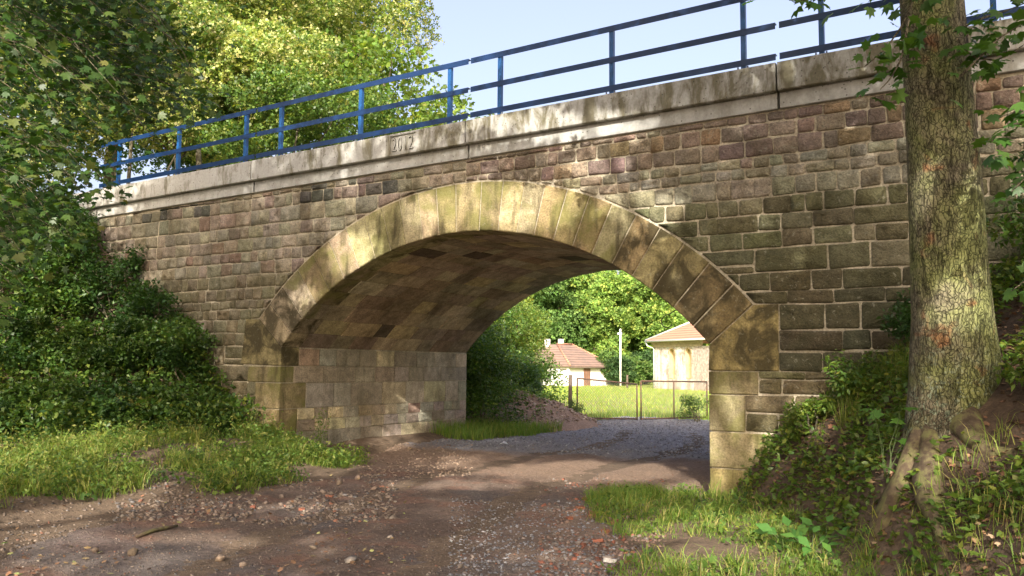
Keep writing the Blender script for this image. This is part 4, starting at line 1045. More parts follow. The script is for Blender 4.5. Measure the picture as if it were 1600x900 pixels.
heapz = lambda x, y: np.array([Z[np.argmin(np.abs(Y[:, 0] - yy)), np.argmin(np.abs(X[0] - xx))] for xx, yy in zip(np.atleast_1d(x), np.atleast_1d(y))])

u = rng.uniform(-2.1, 1.6, 900); v = rng.uniform(-3.0, 1.0, 900); kk = fbm(u * 1.3 + 9, v * 1.3, seed=75) > 0.56; hw = np.stack([-12.5 + u, 9.9 + v, heapz(-12.5 + u, 9.9 + v)], 1)[kk]
HEAP_WEEDS = hw
# small stones, brick crumbs
ROCKV = norm(np.array([(1, 0.2, 0.1), (-1, -0.1, 0.2), (0.1, 1, -0.1), (-0.2, -1, 0.1), (0.1, 0.1, 1), (0, -0.1, -1), (0.7, 0.7, 0.5), (-0.7, 0.6, 0.4), (0.6, -0.7, 0.5), (-0.6, -0.7, 0.4)]))
def hull_faces():
    import bmesh
    bm = bmesh.new(); vs = [bm.verts.new(v) for v in ROCKV]; bmesh.ops.convex_hull(bm, input=vs); bm.verts.index_update()
    ref = [tuple(v.co) for v in bm.verts]; idx = [int(np.argmin(np.linalg.norm(ROCKV - np.array(c), axis=1))) for c in ref]
    F = []
    for f in bm.faces:
        q = [idx[v.index] for v in f.verts]
        for k in range(1, len(q) - 1): F.append((q[0], q[k], q[k + 1]))
    bm.free(); return np.array(F)
ROCKF = hull_faces()
def rock_arrays(P, size, pal, flat=0.65, brick=False):
    n = len(P); V0 = ROCKV[None] * rng.uniform(0.7, 1.2, (n, len(ROCKV), 1)); sc = np.stack([np.ones(n), rng.uniform(0.6, 1, n), rng.uniform(0.4, 0.8, n)], 1) * np.asarray(size)[:, None]
    V = V0 * sc[:, None]; Rm = frames(n, 1.5); V = np.einsum('nij,nkj->nki', Rm, V) + P[:, None]
    w = np.array([p[0] for p in pal], float); ci = rng.choice(len(pal), n, p=w / w.sum()); C = np.array([p[1] for p in pal])[ci] * rng.uniform(0.7, 1.3, (n, 1))
    F = ROCKF[None] + (np.arange(n) * len(ROCKV))[:, None, None]
    return V.reshape(-1, 3), F.reshape(-1, 3), np.repeat(C, len(ROCKV), 0)
STONEPAL = [(5, (0.14, 0.108, 0.085)), (3, (0.18, 0.142, 0.112)), (2, (0.11, 0.10, 0.095)), (0.3, (0.22, 0.19, 0.155)), (0.5, (0.20, 0.095, 0.062))]
GREYPAL = [(4, (0.185, 0.185, 0.195)), (3, (0.14, 0.14, 0.15)), (2, (0.26, 0.26, 0.265)), (0.5, (0.22, 0.18, 0.15))]
REDPAL = [(1.2, (0.21, 0.085, 0.055)), (3, (0.17, 0.115, 0.09)), (1.5, (0.15, 0.13, 0.115))]
def scatter(n, f): 
    out = []
    while sum(len(o) for o in out) < n:
        q = f(n); out.append(q)
    return np.concatenate(out)[:n]
def px_points(n, x0, x1, y0, y1, dens=None):
    """points spread evenly over the ground patch seen in a picture rectangle"""
    px = rng.uniform(x0, x1, n); py = rng.uniform(y0, y1, n); d = ((px - 800) / FPX)[:, None] * RT + ((450 - py) / FPX)[:, None] * UP + FW
    G = CAM + d * (-CAM[2] / d[:, 2])[:, None]
    if dens is not None: G = G[dens(G)]
    G[:, 2] = surf(G[:, 0], G[:, 1]); return G
onroad = lambda G: rmask(G[:, 0], G[:, 1]) > -0.05
arr = []
G = px_points(11000, -30, 1300, 735, 905, onroad); arr.append(rock_arrays(G, rng.uniform(0.004, 0.013, len(G)) * (1 + 0.8 * (rng.random(len(G)) < 0.06)), STONEPAL))
G = px_points(2600, -40, 620, 745, 905, lambda G: rmask(G[:, 0], G[:, 1]) < 0.15); arr.append(rock_arrays(G, rng.uniform(0.006, 0.028, len(G)), STONEPAL))
G = px_points(2200, 180, 620, 742, 815); G = G[fbm(G[:, 0] * 1.5, G[:, 1] * 1.5, seed=80) > 0.42]; arr.append(rock_arrays(G, rng.uniform(0.012, 0.042, len(G)), STONEPAL))
G = px_points(1500, 840, 1040, 745, 905); G = G[fbm(G[:, 0] * 1.5, G[:, 1] * 1.5, seed=81) > 0.40]; arr.append(rock_arrays(G, rng.uniform(0.010, 0.038, len(G)), REDPAL))
G = px_points(1200, 700, 960, 780, 905, onroad); arr.append(rock_arrays(G, rng.uniform(0.008, 0.024, len(G)), GREYPAL))
G = px_points(900, 560, 740, 676, 745, onroad); arr.append(rock_arrays(G, rng.uniform(0.01, 0.035, len(G)), [(1, (0.20, 0.14, 0.10)), (1, (0.25, 0.19, 0.14))]))
tag(foliage('rubble', arr, M['rock']), 'loose rubble, brick crumbs and pebbles strewn over the dirt track', 'rubble', kind='stuff')
G = np.stack([rng.uniform(-13, -3.6, 14000), rng.uniform(3.6, 15.5, 14000), np.zeros(14000)], 1); G = G[(rmask(G[:, 0], G[:, 1]) > 0) & (G[:, 1] > 4.2 + 0.25 * (G[:, 0] + 6.5) + 1.2 * (rng.random(14000) - 0.5))]; G[:, 2] = surf(G[:, 0], G[:, 1])
tag(foliage('gravel', rock_arrays(G, rng.uniform(0.015, 0.035, len(G)), GREYPAL), M['rock']), 'grey crushed gravel on the drive in front of the gate', 'gravel', kind='stuff')
u = rng.uniform(-2.0, 2.0, 2600); v = rng.uniform(-2.8, 2.8, 2600); Q = np.stack([-12.5 + u, 9.9 + v, heapz(-12.5 + u, 9.9 + v)], 1)
tag(foliage('rubble', rock_arrays(Q, rng.uniform(0.02, 0.07, 2600), [(3, (0.26, 0.19, 0.145)), (2, (0.33, 0.27, 0.21)), (2, (0.21, 0.15, 0.11))]), M['rock'], hp_), kind='stuff')
# single stones big enough to point at
def single(name, label, cat, p, size, col, group, box=False):
    if box:
        mb = MB(); s = size; mb.box((-s, -s * 0.55, -s * 0.3), (s * random.uniform(0.5, 1), s * 0.55, s * 0.35), col, s * 0.08); me = mb.mesh(name)
    else:
        V, F, C = rock_arrays(np.zeros((1, 3)), [size], [(1, col)]); me = np_mesh(name, V, tris=F, col=C)
    o = link(name, me, M['rock']); o.location = (p[0], p[1], float(surf(p[0], p[1])) + size * 0.18); o.rotation_euler = (random.uniform(-.3, .3), random.uniform(-.3, .3), random.uniform(0, 6.2))
    return tag(o, label, cat, group)
for (px, py, s, c) in ((207, 868, .06, (0.22, .17, .12)), (490, 858, .055, (0.25, .2, .15)), (345, 870, .08, (0.24, .18, .13)), (548, 880, .07, (.23, .2, .17)), (150, 865, .05, (.2, .15, .11)), (610, 840, .04, (.25, .21, .17)), (720, 890, .05, (.22, .18, .15)), (380, 880, .05, (.26, .2, .15)), (905, 850, .05, (.2, .17, .15)), (950, 880, .06, (.24, .2, .17))):
    single('stone', 'flat brown stone lying loose on the dirt track', 'stone', onZ(px, py, 0), s, c, 'loose stones on the dirt track')
for (px, py, s, c) in ((530, 752, .10, (.25, .19, .14)), (505, 765, .07, (.24, .18, .14)), (470, 775, .06, (.2, .16, .13)), (440, 770, .07, (.22, .17, .14)), (560, 745, .08, (.27, .2, .15)), (415, 780, .06, (.2, .15, .12)), (640, 702, .07, (.23, .17, .12)), (585, 758, .06, (.22, .16, .12))):
    single('stone', 'angular stone in the rubble strip along the weedy verge below the wooded bank', 'stone', onZ(px, py, 0.05), s, c, 'stones in the verge rubble')
for (px, py, s) in ((905, 795, .06), (925, 805, .07), (940, 790, .06), (890, 810, .05), (960, 815, .06), (935, 845, .05), (945, 830, .05), (915, 780, .05)):
    single('brick_fragment', 'broken red brick piece among the rubble by the grass tuft', 'brick', onZ(px, py, 0.02), s, jit((.23, .09, .055)), 'brick fragments beside the track', True)
for (px, py, s) in ((515, 772, .05), (470, 790, .045), (395, 790, .05)):
    single('brick_fragment', 'broken red brick piece in the rubble strip along the verge', 'brick', onZ(px, py, 0.04), s, jit((.24, .10, .06)), 'brick fragments in the verge rubble', True)
p = onZ(1035, 875, 0.04); single('stone', 'pale squared stone lying at the edge of the bright grass', 'stone', onZ(953, 878, 0.02), 0.055, (0.5, 0.48, 0.45), None, True)
# fallen stick and scrap
a, b = onZ(213, 838, 0.03), onZ(277, 823, 0.03); mb = MB(); P = np.array([a + (b - a) * t + np.array([0, 0, 0.02 + 0.015 * math.sin(6 * t)]) for t in np.linspace(0, 1, 7)]); P[:, 2] = surf(P[:, 0], P[:, 1]) + 0.02
mb.tube(P, [0.012, 0.017, 0.019, 0.018, 0.02, 0.017, 0.012], 8, wob=0.1); tag(link('fallen_branch', mb.mesh('fallen_branch', True), M['rootbark']), 'short mossy stick lying on the track near the weedy verge', 'stick')
p = onZ(787, 694, 0.05); mb = MB(); mb.add([(-.10, -.03, 0.02), (0.02, -.05, .06), (.11, .0, .03), (.03, .05, .07), (-.07, .04, .03), (0, 0, .085)], [(0, 1, 5), (1, 2, 5), (2, 3, 5), (3, 4, 5), (4, 0, 5), (0, 4, 3, 2, 1)], (0.6, 0.6, 0.62))
o = link('plastic_scrap', mb.mesh('plastic_scrap'), M['plastic']); o.location = (p[0], p[1], float(surf(p[0], p[1]))); tag(o, 'crumpled pale plastic scrap at the foot of the dark bush', 'scrap')

# ------------------------------------------------------------------ buildings
def arch_wall(mb, o, ex, n_in, W, z0, z1, openings, depth, col=(0.6, 0.6, 0.6)):
    """wall in direction ex from o; openings (u0, u1, zs, zspring) with round heads; n_in points into the wall"""
    P = lambda u, z, d=0.0: np.array([o[0], o[1], 0.0]) + ex * u + n_in * d + np.array([0, 0, z])
    us = 0.0
    for (u0, u1, zs, zp) in openings + [(W, W, 0, 0)]:
        if u0 > us: mb.add([P(us, z0), P(u0, z0), P(u0, z1), P(us, z1)], [(0, 1, 2, 3)], col)
        if u1 <= u0: break
        r = (u1 - u0) / 2; c = (u0 + u1) / 2; th = np.linspace(math.pi, 0, 13); U = [c + r * math.cos(t) for t in th]; Zt = [zp + r * math.sin(t) for t in th]
        mb.add([P(u0, z0), P(u1, z0), P(u1, zs), P(u0, zs)], [(0, 1, 2, 3)], col)
        for k in range(12): mb.add([P(U[k], Zt[k]), P(U[k + 1], Zt[k + 1]), P(U[k + 1], z1), P(U[k], z1)], [(0, 1, 2, 3)], col)
        L = [(u0, zs)] + list(zip(U, Zt)) + [(u1, zs)]
        V = [P(u, z) for u, z in L] + [P(u, z, depth) for u, z in L]; m = len(L)
        mb.add(V, [(k, (k + 1) % m, (k + 1) % m + m, k + m) for k in range(m)] + [tuple(range(m, 2 * m))], col); us = u1
def hip_house():
    C0 = atD(889, 574, 95.0); F2 = norm(np.array([FW[0], FW[1], 0])); R2 = np.array([F2[1], -F2[0], 0])
    v1 = R2 * 5.2 + F2 * 5.4; v3 = -R2 * 8.6 + F2 * 8.25; g = float(surf(C0[0], C0[1])); ze = 1.72
    h = thing('small_house', 'small white house with a brown hipped tile roof and two chimneys', 'house', (C0[0], C0[1], g))
    C = [C0, C0 + v1, C0 + v1 + v3, C0 + v3]
    mb = MB(); V = [(c[0], c[1], g - 0.6) for c in C] + [(c[0], c[1], ze) for c in C]; mb.add(V, [(k, (k + 1) % 4, (k + 1) % 4 + 4, k + 4) for k in range(4)]); link('wall', mb.mesh('wall'), M['white'], h)
    cen = sum(C) / 4; E = [cen + (c - cen) * 1.07 for c in C]; T = [cen + (c - cen) * 0.36 for c in C]; ztop = ze + 2.62
    mb = MB(); V = [(c[0], c[1], ze - 0.02) for c in E] + [(c[0], c[1], ze + 0.12) for c in E] + [(c[0], c[1], ztop) for c in T]
    mb.add(V, [(k, (k + 1) % 4, (k + 1) % 4 + 4, k + 4) for k in range(4)] + [(4 + k, 4 + (k + 1) % 4, 8 + (k + 1) % 4, 8 + k) for k in range(4)] + [(8, 9, 10, 11), (3, 2, 1, 0)])
    rf = link('roof', mb.mesh('roof'), M['roof_old'], h)
    for px in (855.5, 876.5):
        p = atD(px, 534, 100.5); mb = MB(); mb.box((p[0] - .24, p[1] - .24, ztop - 0.4), (p[0] + .24, p[1] + .24, ztop + 0.62), ch=0.03); link('chimney', mb.mesh('chimney'), M['white'], rf)
    for (k0, k1) in ((0, 4), (1, 5)):
        a = np.array(V[4 + k0]); b = np.array(V[8 + k0]); mb = MB(); mb.tube([a + (0, 0, .05), b + (0, 0, .05)], 0.11, 6); link('ridge_tile', mb.mesh('ridge_tile', True), M['roof_new'], rf)
    mb = MB(); mb.tube([np.array(V[8]) + (0, 0, .05), np.array(V[9]) + (0, 0, .05)], 0.11, 6); link('ridge_tile', mb.mesh('ridge_tile', True), M['roof_new'], rf)
    e1 = norm(v1); n1 = np.array([e1[1], -e1[0], 0]); Lr = np.linalg.norm(v1)
    mb = MB(); mb.obox(C0 + e1 * (Lr * 0.34) + n1 * 0.03 + np.array([0, 0, g - 0.1 - C0[2]]), e1 * 1.15, n1 * 0.05, np.array([0, 0, ze - g - 0.05])); dr = link('door', mb.mesh('door'), M['shutter'], h)
    for k in (1, 2, 3):
        mb = MB(); mb.obox(C0 + e1 * (Lr * 0.34 + 1.15 * k / 4) + n1 * 0.08 + np.array([0, 0, g - 0.1 - C0[2]]), e1 * 0.03, n1 * 0.02, np.array([0, 0, ze - g - 0.06])); link('door_batten', mb.mesh('door_batten'), M['oldwood'], dr)
    e3 = norm(v3); n3 = np.array([-e3[1], e3[0], 0]); mb = MB(); mb.obox(C0 + e3 * 0.3 + n3 * 0.01 + np.array([0, 0, ze - 0.35 - C0[2]]), e3 * 1.0, n3 * 0.03, np.array([0, 0, 0.13])); link('vent', mb.mesh('vent'), M['oldwood'], h)
    mb = MB(); mb.tube([np.array(V[0]) + (0, 0, -.05), np.array(V[1]) + (0, 0, -.05)], 0.06, 6); link('gutter', mb.mesh('gutter', True), M['oldwood'], rf)
hip_house()
def niche_building():
    A = atD(1023, 574, 86.0); B = atD(1150, 574, 74.5); A[2] = B[2] = 0; ex = norm(B - A); W = np.linalg.norm(B - A); nin = np.array([-ex[1], ex[0], 0]); nin = nin if nin @ FW > 0 else -nin
    g = float(surf(A[0], A[1])); zc_ = 1.64 + 33 / FPX * 86
    b = thing('old_building', 'old building with peeling ochre plaster, two arched niches and an orange tile roof', 'building', (A[0], A[1], g))
    pxu = lambda px: float(np.interp(px, [1023, 1150], [0, 1])) 
    def U(px):
        d = ray(px, 574); # solve A + ex*u on ray
        M2 = np.array([[d[0], -ex[0]], [d[1], -ex[1]]]); s = np.linalg.solve(M2, np.array([A[0] - CAM[0], A[1] - CAM[1]])); return s[1]
    mb = MB(); zz = lambda py, D: 1.64 + (574 - py) / FPX * D
    arch_wall(mb, A, ex, nin, W, g - 0.5, zc_, [(U(1045.5), U(1055), zz(590, 83), zz(551, 83)), (U(1071), U(1080.5), zz(590, 80), zz(550, 80))], 0.5)
    link('wall', mb.mesh('wall'), M['plaster'], b)
    for (ua, ub, zs_, zp_) in ((U(1045.5), U(1055), zz(590, 83), zz(551, 83)), (U(1071), U(1080.5), zz(590, 80), zz(550, 80))):
        r_ = (ub - ua) / 2; th = np.linspace(math.pi, 0, 13); mb = MB(); L_ = [(ua, zs_)] + [((ua + ub) / 2 + r_ * math.cos(t), zp_ + r_ * math.sin(t)) for t in th] + [(ub, zs_)]; m_ = len(L_)
        V_ = [A + ex * u + nin * 0.02 + np.array([0, 0, z]) for u, z in L_] + [A + ex * u + nin * 0.42 + np.array([0, 0, z]) for u, z in L_]
        V_ = [v + ((A + ex * (ua + r_) + np.array([0, 0, zp_])) - v) * 0.015 for v in V_]
        mb.add(V_, [(k, (k + 1) % m_, (k + 1) % m_ + m_, k + m_) for k in range(m_)] + [tuple(range(m_, 2 * m_))]); link('niche', mb.mesh('niche'), M['niche'], b)
        mb = MB()
        for k in range(1, 13):
            a0_, a1_ = th[k - 1], th[k]; P4 = [A + ex * ((ua + ub) / 2 + rr * math.cos(a)) - nin * d + np.array([0, 0, zp_ + rr * math.sin(a)]) for (a, rr) in ((a0_, r_), (a1_, r_), (a1_, r_ + 0.16), (a0_, r_ + 0.16)) for d in (0.0, 0.06)]
            mb.add(P4, [(1, 3, 5, 7), (0, 1, 7, 6), (2, 4, 5, 3), (4, 6, 7, 5), (0, 2, 3, 1)])
        link('niche_hood', mb.mesh('niche_hood'), M['ochre'], b)
    mb = MB(); far = A + nin * 9; mb.add([A + (0, 0, g - .5), far + (0, 0, g - .5), far + (0, 0, zc_), A + (0, 0, zc_)], [(0, 1, 2, 3)]); link('side_wall', mb.mesh('side_wall'), M['plaster'], b)
    for pc, w in ((1028, 0.45), (1038, 0.35), (1063, 0.5)):
        mb = MB(); mb.obox(A + ex * (U(pc) - w / 2) - nin * 0.07 + (0, 0, g - .4), ex * w, nin * 0.08, np.array([0, 0, zc_ - g + .35])); link('pilaster', mb.mesh('pilaster'), M['plaster'], b)
    for (z0, z1, d) in ((zc_ - 0.02, zc_ + 0.25, 0.10), (zc_ + 0.252, zc_ + 0.45, 0.22), (zc_ + 0.452, zc_ + 0.62, 0.34)):
        mb = MB(); mb.obox(A - ex * d - nin * d + (0, 0, z0), ex * (U(1098) + d), nin * (d + 0.05), np.array([0, 0, z1 - z0])); link('cornice', mb.mesh('cornice'), M['ochre'], b)
    mb = MB(); u0 = U(1085); P = lambda u, z, d=-.06: A + ex * u + nin * d + np.array([0, 0, z])
    us = np.linspace(u0, W, 9); zt = zc_ - 0.3 + 0.35 * np.array([1, .9, .3, .5, -.2, -.6, -.4, -.9, -1]); V = []
    for uu, z in zip(us, zt): V += [P(uu + (0.0), g - .4), P(uu, z), P(uu, g - .4, 0.02), P(uu, z, 0.02)]
    mb.add(V, [(4 * k, 4 * k + 4, 4 * k + 5, 4 * k + 1) for k in range(8)] + [(4 * k + 1, 4 * k + 5, 4 * k + 7, 4 * k + 3) for k in range(8)] + [(0, 1, 3, 2)]); link('bare_masonry', mb.mesh('bare_masonry'), M['rubblewall'], b)
    ze = zc_ + 0.64; E0 = A - ex * 0.75 - nin * 0.6; E1 = A + ex * W - nin * 0.6; top = A + ex * 5.2 + nin * 4.4; rise = 3.0
    mb = MB(); bk = far - ex * 0.75 + nin * 0.3
    V = [E0 + (0, 0, ze), E1 + (0, 0, ze), E1 + nin * 5 + (0, 0, ze + rise), top + (0, 0, ze + rise), bk + (0, 0, ze), E0 + (0, 0, ze - .1), E1 + (0, 0, ze - .1), bk + (0, 0, ze - .1)]
    mb.add(V, [(0, 1, 2, 3), (0, 3, 4), (5, 6, 1, 0), (4, 7, 5, 0)]); rf = link('roof', mb.mesh('roof'), M['roof_new'], b)
    mb = MB(); mb.tube([E0 + (0, 0, ze - .06) - nin * .06, E1 + (0, 0, ze - .06) - nin * .06], 0.085, 8); link('gutter', mb.mesh('gutter', True), M['zinc'], rf)
    mb = MB(); mb.tube([V[0] + (0, 0, .06), V[3] + (0, 0, .06)], 0.10, 6); link('verge_flashing', mb.mesh('verge_flashing', True), M['zinc'], rf)
    mb = MB(); mb.tube([E0 + (0, 0, ze - .1), E0 + ex * .35 + (0, 0, ze - .5), A + ex * 0.02 - nin * 0.12 + (0, 0, ze - .75), A + ex * 0.02 - nin * 0.12 + (0, 0, g)], 0.06, 8); link('downpipe', mb.mesh('downpipe', True), M['zinc'], b)
niche_building()
p = ground_at(969.5, 97); pole = thing('utility_pole', 'pale concrete utility pole standing between the two buildings', 'pole', p)
mb = MB(); mb.tube([p - (0, 0, .4), p + (0, 0, 3.5), p + (0, 0, 6.5)], [0.13, 0.115, 0.10], 8); link('shaft', mb.mesh('shaft', True), M['polec'], pole)
mb = MB(); q = p + np.array([0, 0, 5.95]); mb.obox(q - RT * 0.32 - (0, 0, .08), RT * 0.5, FW * 0.2, np.array([0, 0, 0.2])); link('crossarm', mb.mesh('crossarm'), M['polec'], pole)

# the wood behind, one tree at a time
woods = [(742, 128, 19, 5.5, G_MID), (795, 122, 17, 5, G_LIGHT), (838, 126, 16, 4.5, G_MID), (872, 120, 18, 5.2, G_DARK), (915, 124, 19, 5.5, G_MID), (955, 118, 17, 5.0, G_MID), (992, 126, 19, 5.5, G_DARK), (1030, 120, 18, 5.0, G_MID),
         (1072, 124, 17, 5.2, G_LIGHT), (1115, 120, 18, 5.4, G_MID), (690, 124, 18, 5.2, G_DARK), (775, 146, 26, 6.0, G_DARK), (850, 148, 26, 6.2, G_MID), (930, 146, 27, 6.2, G_LIGHT), (1010, 148, 27, 6.2, G_MID), (1090, 146, 26, 6.0, G_DARK)]
wl_ = ['bright green', 'pale yellow-green', 'mid-green']
for k, (px, D, hgt, r, pal) in enumerate(woods):
    p = ground_at(px, D); cls = crown_clumps(p + (0, 0, hgt * 0.52), (r * 0.8, r * 0.8, hgt * 0.44), 26, r * 0.28, r * 0.5, 200 + k)
    tone = {id(G_MID): 'mid-green', id(G_LIGHT): 'pale yellow-green', id(G_DARK): 'dark green'}[id(pal)]
    where = ['behind the chimneyless end of the white house', 'standing over the light shrub by the heap', 'above the near end of the white roof', 'behind the two chimneys', 'above the falling edge of the white house roof', 'between the white house and the pole',
             'just behind the concrete pole', 'beside the eave of the old building', 'above the orange roof', 'behind the old building wall', 'behind the dark bush at the abutment', 'rising highest above the light shrub', 'rising highest above the chimneys',
             'rising highest between house and pole', 'rising highest between pole and old building', 'rising highest behind the orange roof'][k]
    pal2 = [(w, (2.0 * c[0], 1.75 * c[1], 1.6 * c[2])) for w, c in pal]
    tree('woodland_tree', f'{tone} woodland tree {where}', p, hgt * 0.8, 0.35, cls, (7000, 0.62, 'spray', pal2, 0.5), 'farleaf', group='trees of the wood behind the buildings', limbs=0, seed=300 + k)
for k, (px, D, w, h, pal, lab) in enumerate(((948, 101, 2.4, 4.2, G_MID, 'mid-green bush at the corner of the small white house'), (968, 99, 2.0, 3.2, G_DARK, 'dark bush around the foot of the utility pole'), (990, 103, 2.6, 3.6, G_MID, 'leafy bush between the pole and the old building'),
        (1008, 106, 2.5, 4.8, G_DARK, 'dark bush in the shade beside the old building corner'))):
    p = ground_at(px, D); cls = crown_clumps(p + (0, 0, h * 0.5), (w * 0.7, w * 0.7, h * 0.42), 9, w * 0.35, w * 0.55, 400 + k)
    tree('bush', lab, p, h * 0.5, 0.08, cls, (2200, 0.36, 'spray', pal, 0.4), 'farleaf', group='bushes along the edge of the wood', limbs=0, cat='bush', seed=420 + k)

# trees just behind the bridge
def at_tree(name, lab, px, D, hgt, rx_, rz, ncl, cr, spec, seed, base_z=None, cz=0.62, mat='leaf', limbs=10, r0=0.3, cat='tree', group=None, cull=None):
    p = ground_at(px, D); 
    if base_z is not None: p[2] = base_z
    cls = crown_clumps(p + (0, 0, hgt * cz), (rx_, rx_, rz), ncl, cr[0], cr[1], seed)
    return tree(name, lab, p, hgt * 0.85, r0, cls, spec, mat, limbs=limbs, seed=seed, cat=cat, group=group, cull=cull)
at_tree('linden_tree', 'big linden in pale yellow blossom rising behind the railing', 405, 33, 24, 6.2, 8.6, 80, (0.9, 1.9), (60000, 0.19, 'spray', G_LINDEN, 0.7), 500, cz=0.58, r0=0.2)
at_tree('linden_tree', 'second blossoming linden partly hidden by the overhanging maple branches', 150, 34, 22, 5.8, 8.0, 66, (0.9, 1.9), (44000, 0.19, 'spray', G_LINDEN, 0.7), 501, cz=0.58, r0=0.2)
at_tree('linden_tree', 'shaded dark green linden set back behind the two blossoming lindens', 285, 44, 28, 6.5, 10, 60, (1.2, 2.2), (26000, 0.30, 'spray', G_DARK, 0.6), 502, cz=0.55, r0=0.2)
at_tree('linden_tree', 'lower blossoming linden filling the gaps of the railing near its wooded end', 300, 27, 13.5, 5.4, 4.2, 56, (0.8, 1.5), (42000, 0.17, 'spray', G_LINDEN, 0.7), 503, cz=0.68, r0=0.12)
at_tree('linden_tree', 'blossoming linden just beyond the wooded end of the railing', 165, 29, 13.0, 4.6, 4.2, 44, (0.8, 1.5), (32000, 0.17, 'spray', G_LINDEN, 0.7), 507, cz=0.66, r0=0.14)
at_tree('linden_tree', 'low yellow-green linden thicket seen through the railing bars near its wooded end', 250, 22, 8.6, 2.4, 1.5, 26, (0.5, 1.0), (15000, 0.14, 'spray', G_LINDEN, 0.5), 508, cz=0.78, r0=0.08, limbs=6)
at_tree('linden_tree', 'low yellow-green linden thicket behind the railing next to the bushy maple', 375, 22.5, 8.8, 2.3, 1.5, 26, (0.5, 1.0), (15000, 0.14, 'spray', G_LINDEN, 0.5), 509, cz=0.78, r0=0.08, limbs=6)
at_tree('green_thicket', 'low green thicket closing the gaps behind the middle of the railing', 455, 20.5, 7.6, 3.2, 0.9, 30, (0.4, 0.8), (9000, 0.13, 'spray', G_MID + G_LIGHT, 0.5), 510, cz=0.83, r0=0.06, limbs=6)
at_tree('green_thicket', 'low green thicket closing the gap at the wooded end of the railing', 190, 21, 7.4, 2.6, 1.0, 26, (0.4, 0.8), (8000, 0.13, 'spray', G_MID + G_LINDEN, 0.5), 511, cz=0.83, r0=0.06, limbs=6)
at_tree('young_maple', 'light green young maple with loose twigs behind the railing above the 2012 panel', 592, 23, 10.6, 2.0, 2.5, 44, (0.3, 0.7), (5600, 0.17, 'maple8', G_LIGHT, 0.7), 504, cz=0.72, limbs=22, r0=0.12)
at_tree('young_maple', 'small sparse maple top peeking over the coping at the joint of two railing sections', 690, 22, 8.7, 1.6, 1.5, 22, (0.25, 0.55), (2400, 0.15, 'maple8', G_LIGHT, 0.7), 505, cz=0.84, limbs=14, r0=0.07)
at_tree('young_maple', 'bushy green maple low behind the railing beside the loose young maple', 470, 24, 9.0, 2.2, 1.1, 22, (0.5, 0.9), (4600, 0.17, 'maple8', G_MID + G_LIGHT, 0.7), 506, cz=0.78, limbs=14, r0=0.1)

# ------------------------------------------------------------------ shrubs
def shrub(name, lab, p, w, h, n, size, pal, seed, group=None, kind='oval', ncl=9, cull=None, z=None, stems=6, lean=(0, 0)):
    p = np.array([p[0], p[1], float(surf(p[0], p[1])) if z is None else z]); t = thing(name, lab, 'shrub', p, group); r = np.random.default_rng(seed)
    cls = []
    for k in range(ncl):
        a = r.uniform(0, 6.28); q = r.uniform(0, 1) ** 0.5; c = p + np.array([math.cos(a) * q * w * 0.7 + lean[0] * 0.5, math.sin(a) * q * w * 0.7 + lean[1] * 0.5, h * r.uniform(0.2, 0.85)]); s = w * r.uniform(0.28, 0.5); cls.append((c, np.array([s, s, s * 0.75])))
    mb = MB()
    for k in range(stems): mb.tube(limb_path(p + r.normal(size=3) * (0.06, 0.06, 0), cls[k % ncl][0], 0.12, 6, 0.04, r), np.linspace(0.018, 0.004, 6), 5)
    link('stem', mb.mesh('stem', True), M['darkbark'], t); arr = []
    for c, s in cls:
        Q = clump_points(n // ncl, c, s, 0.35, 0.5); tone = r.uniform(0.7, 1.3)
        if cull is not None: Q = Q[cull(Q)]
        arr.append(leaf_arrays(Q, size, kind, [(wt, tuple(x * tone for x in cc)) for wt, cc in pal], 0.9, (0, 0, -1), 0.5))
    foliage('foliage', arr, M['leaf'], t); return t
rs = np.random.default_rng(77); k = 0
LAB3 = ['low leafy shrub at the foot of the wooded bank', 'leafy shrub half way up the wooded bank', 'leafy shrub high on the wooded bank under the maple branches']
for row, (d0, hh, nn) in enumerate(((0.35, 0.8, 6), (1.1, 1.1, 7), (1.9, 1.2, 7), (2.8, 1.3, 7), (3.8, 1.4, 6))):
    for j in range(nn):
        s = 0.35 + j * 0.98 + rs.uniform(-0.2, 0.2); x = -12.0 - 0.667 * s - 0.745 * d0; y = -0.3 - 0.745 * s + 0.667 * d0 + rs.uniform(-0.2, 0.2)
        if y > -0.45: continue
        li = 0 if row == 0 else (1 if row < 3 else 2)
        shrub('shrub', LAB3[li], (x, y), rs.uniform(0.7, 1.0), hh * rs.uniform(0.8, 1.15), 2300, 0.095, G_DARK if rs.random() < 0.4 else G_MID, 600 + k, 'shrubs covering the wooded bank', kind='oval' if rs.random() < 0.7 else 'spray'); k += 1
Q = np.stack([rng.uniform(-19.5, -11.9, 44000), rng.uniform(-7.5, -0.1, 44000), np.zeros(44000)], 1); dd = (Q[:, 0] + 12.0) * (-0.745) + (Q[:, 1] + 0.3) * 0.667; Q = Q[(dd > -0.45) & (dd < 4.6)]; Q[:, 2] = surf(Q[:, 0], Q[:, 1]) + rng.uniform(0.03, 0.55, len(Q)) * (0.4 + fbm(Q[:, 0] * 1.3, Q[:, 1] * 1.3, seed=120)); Q = Q[Q[:, 1] < -0.08]
sQ = rng.uniform(-0.3, 8.5, 15000); dQ = rng.uniform(-0.3, 1.5, 15000); Q2 = np.stack([-12.0 - 0.667 * sQ - 0.745 * dQ, -0.3 - 0.745 * sQ + 0.667 * dQ, np.zeros(15000)], 1); Q2[:, 2] = surf(Q2[:, 0], Q2[:, 1]) + rng.uniform(0.03, 0.75, 15000) * (0.35 + fbm(Q2[:, 0] * 1.1, Q2[:, 1] * 1.1, seed=121)); Q2 = Q2[Q2[:, 1] < -0.1]
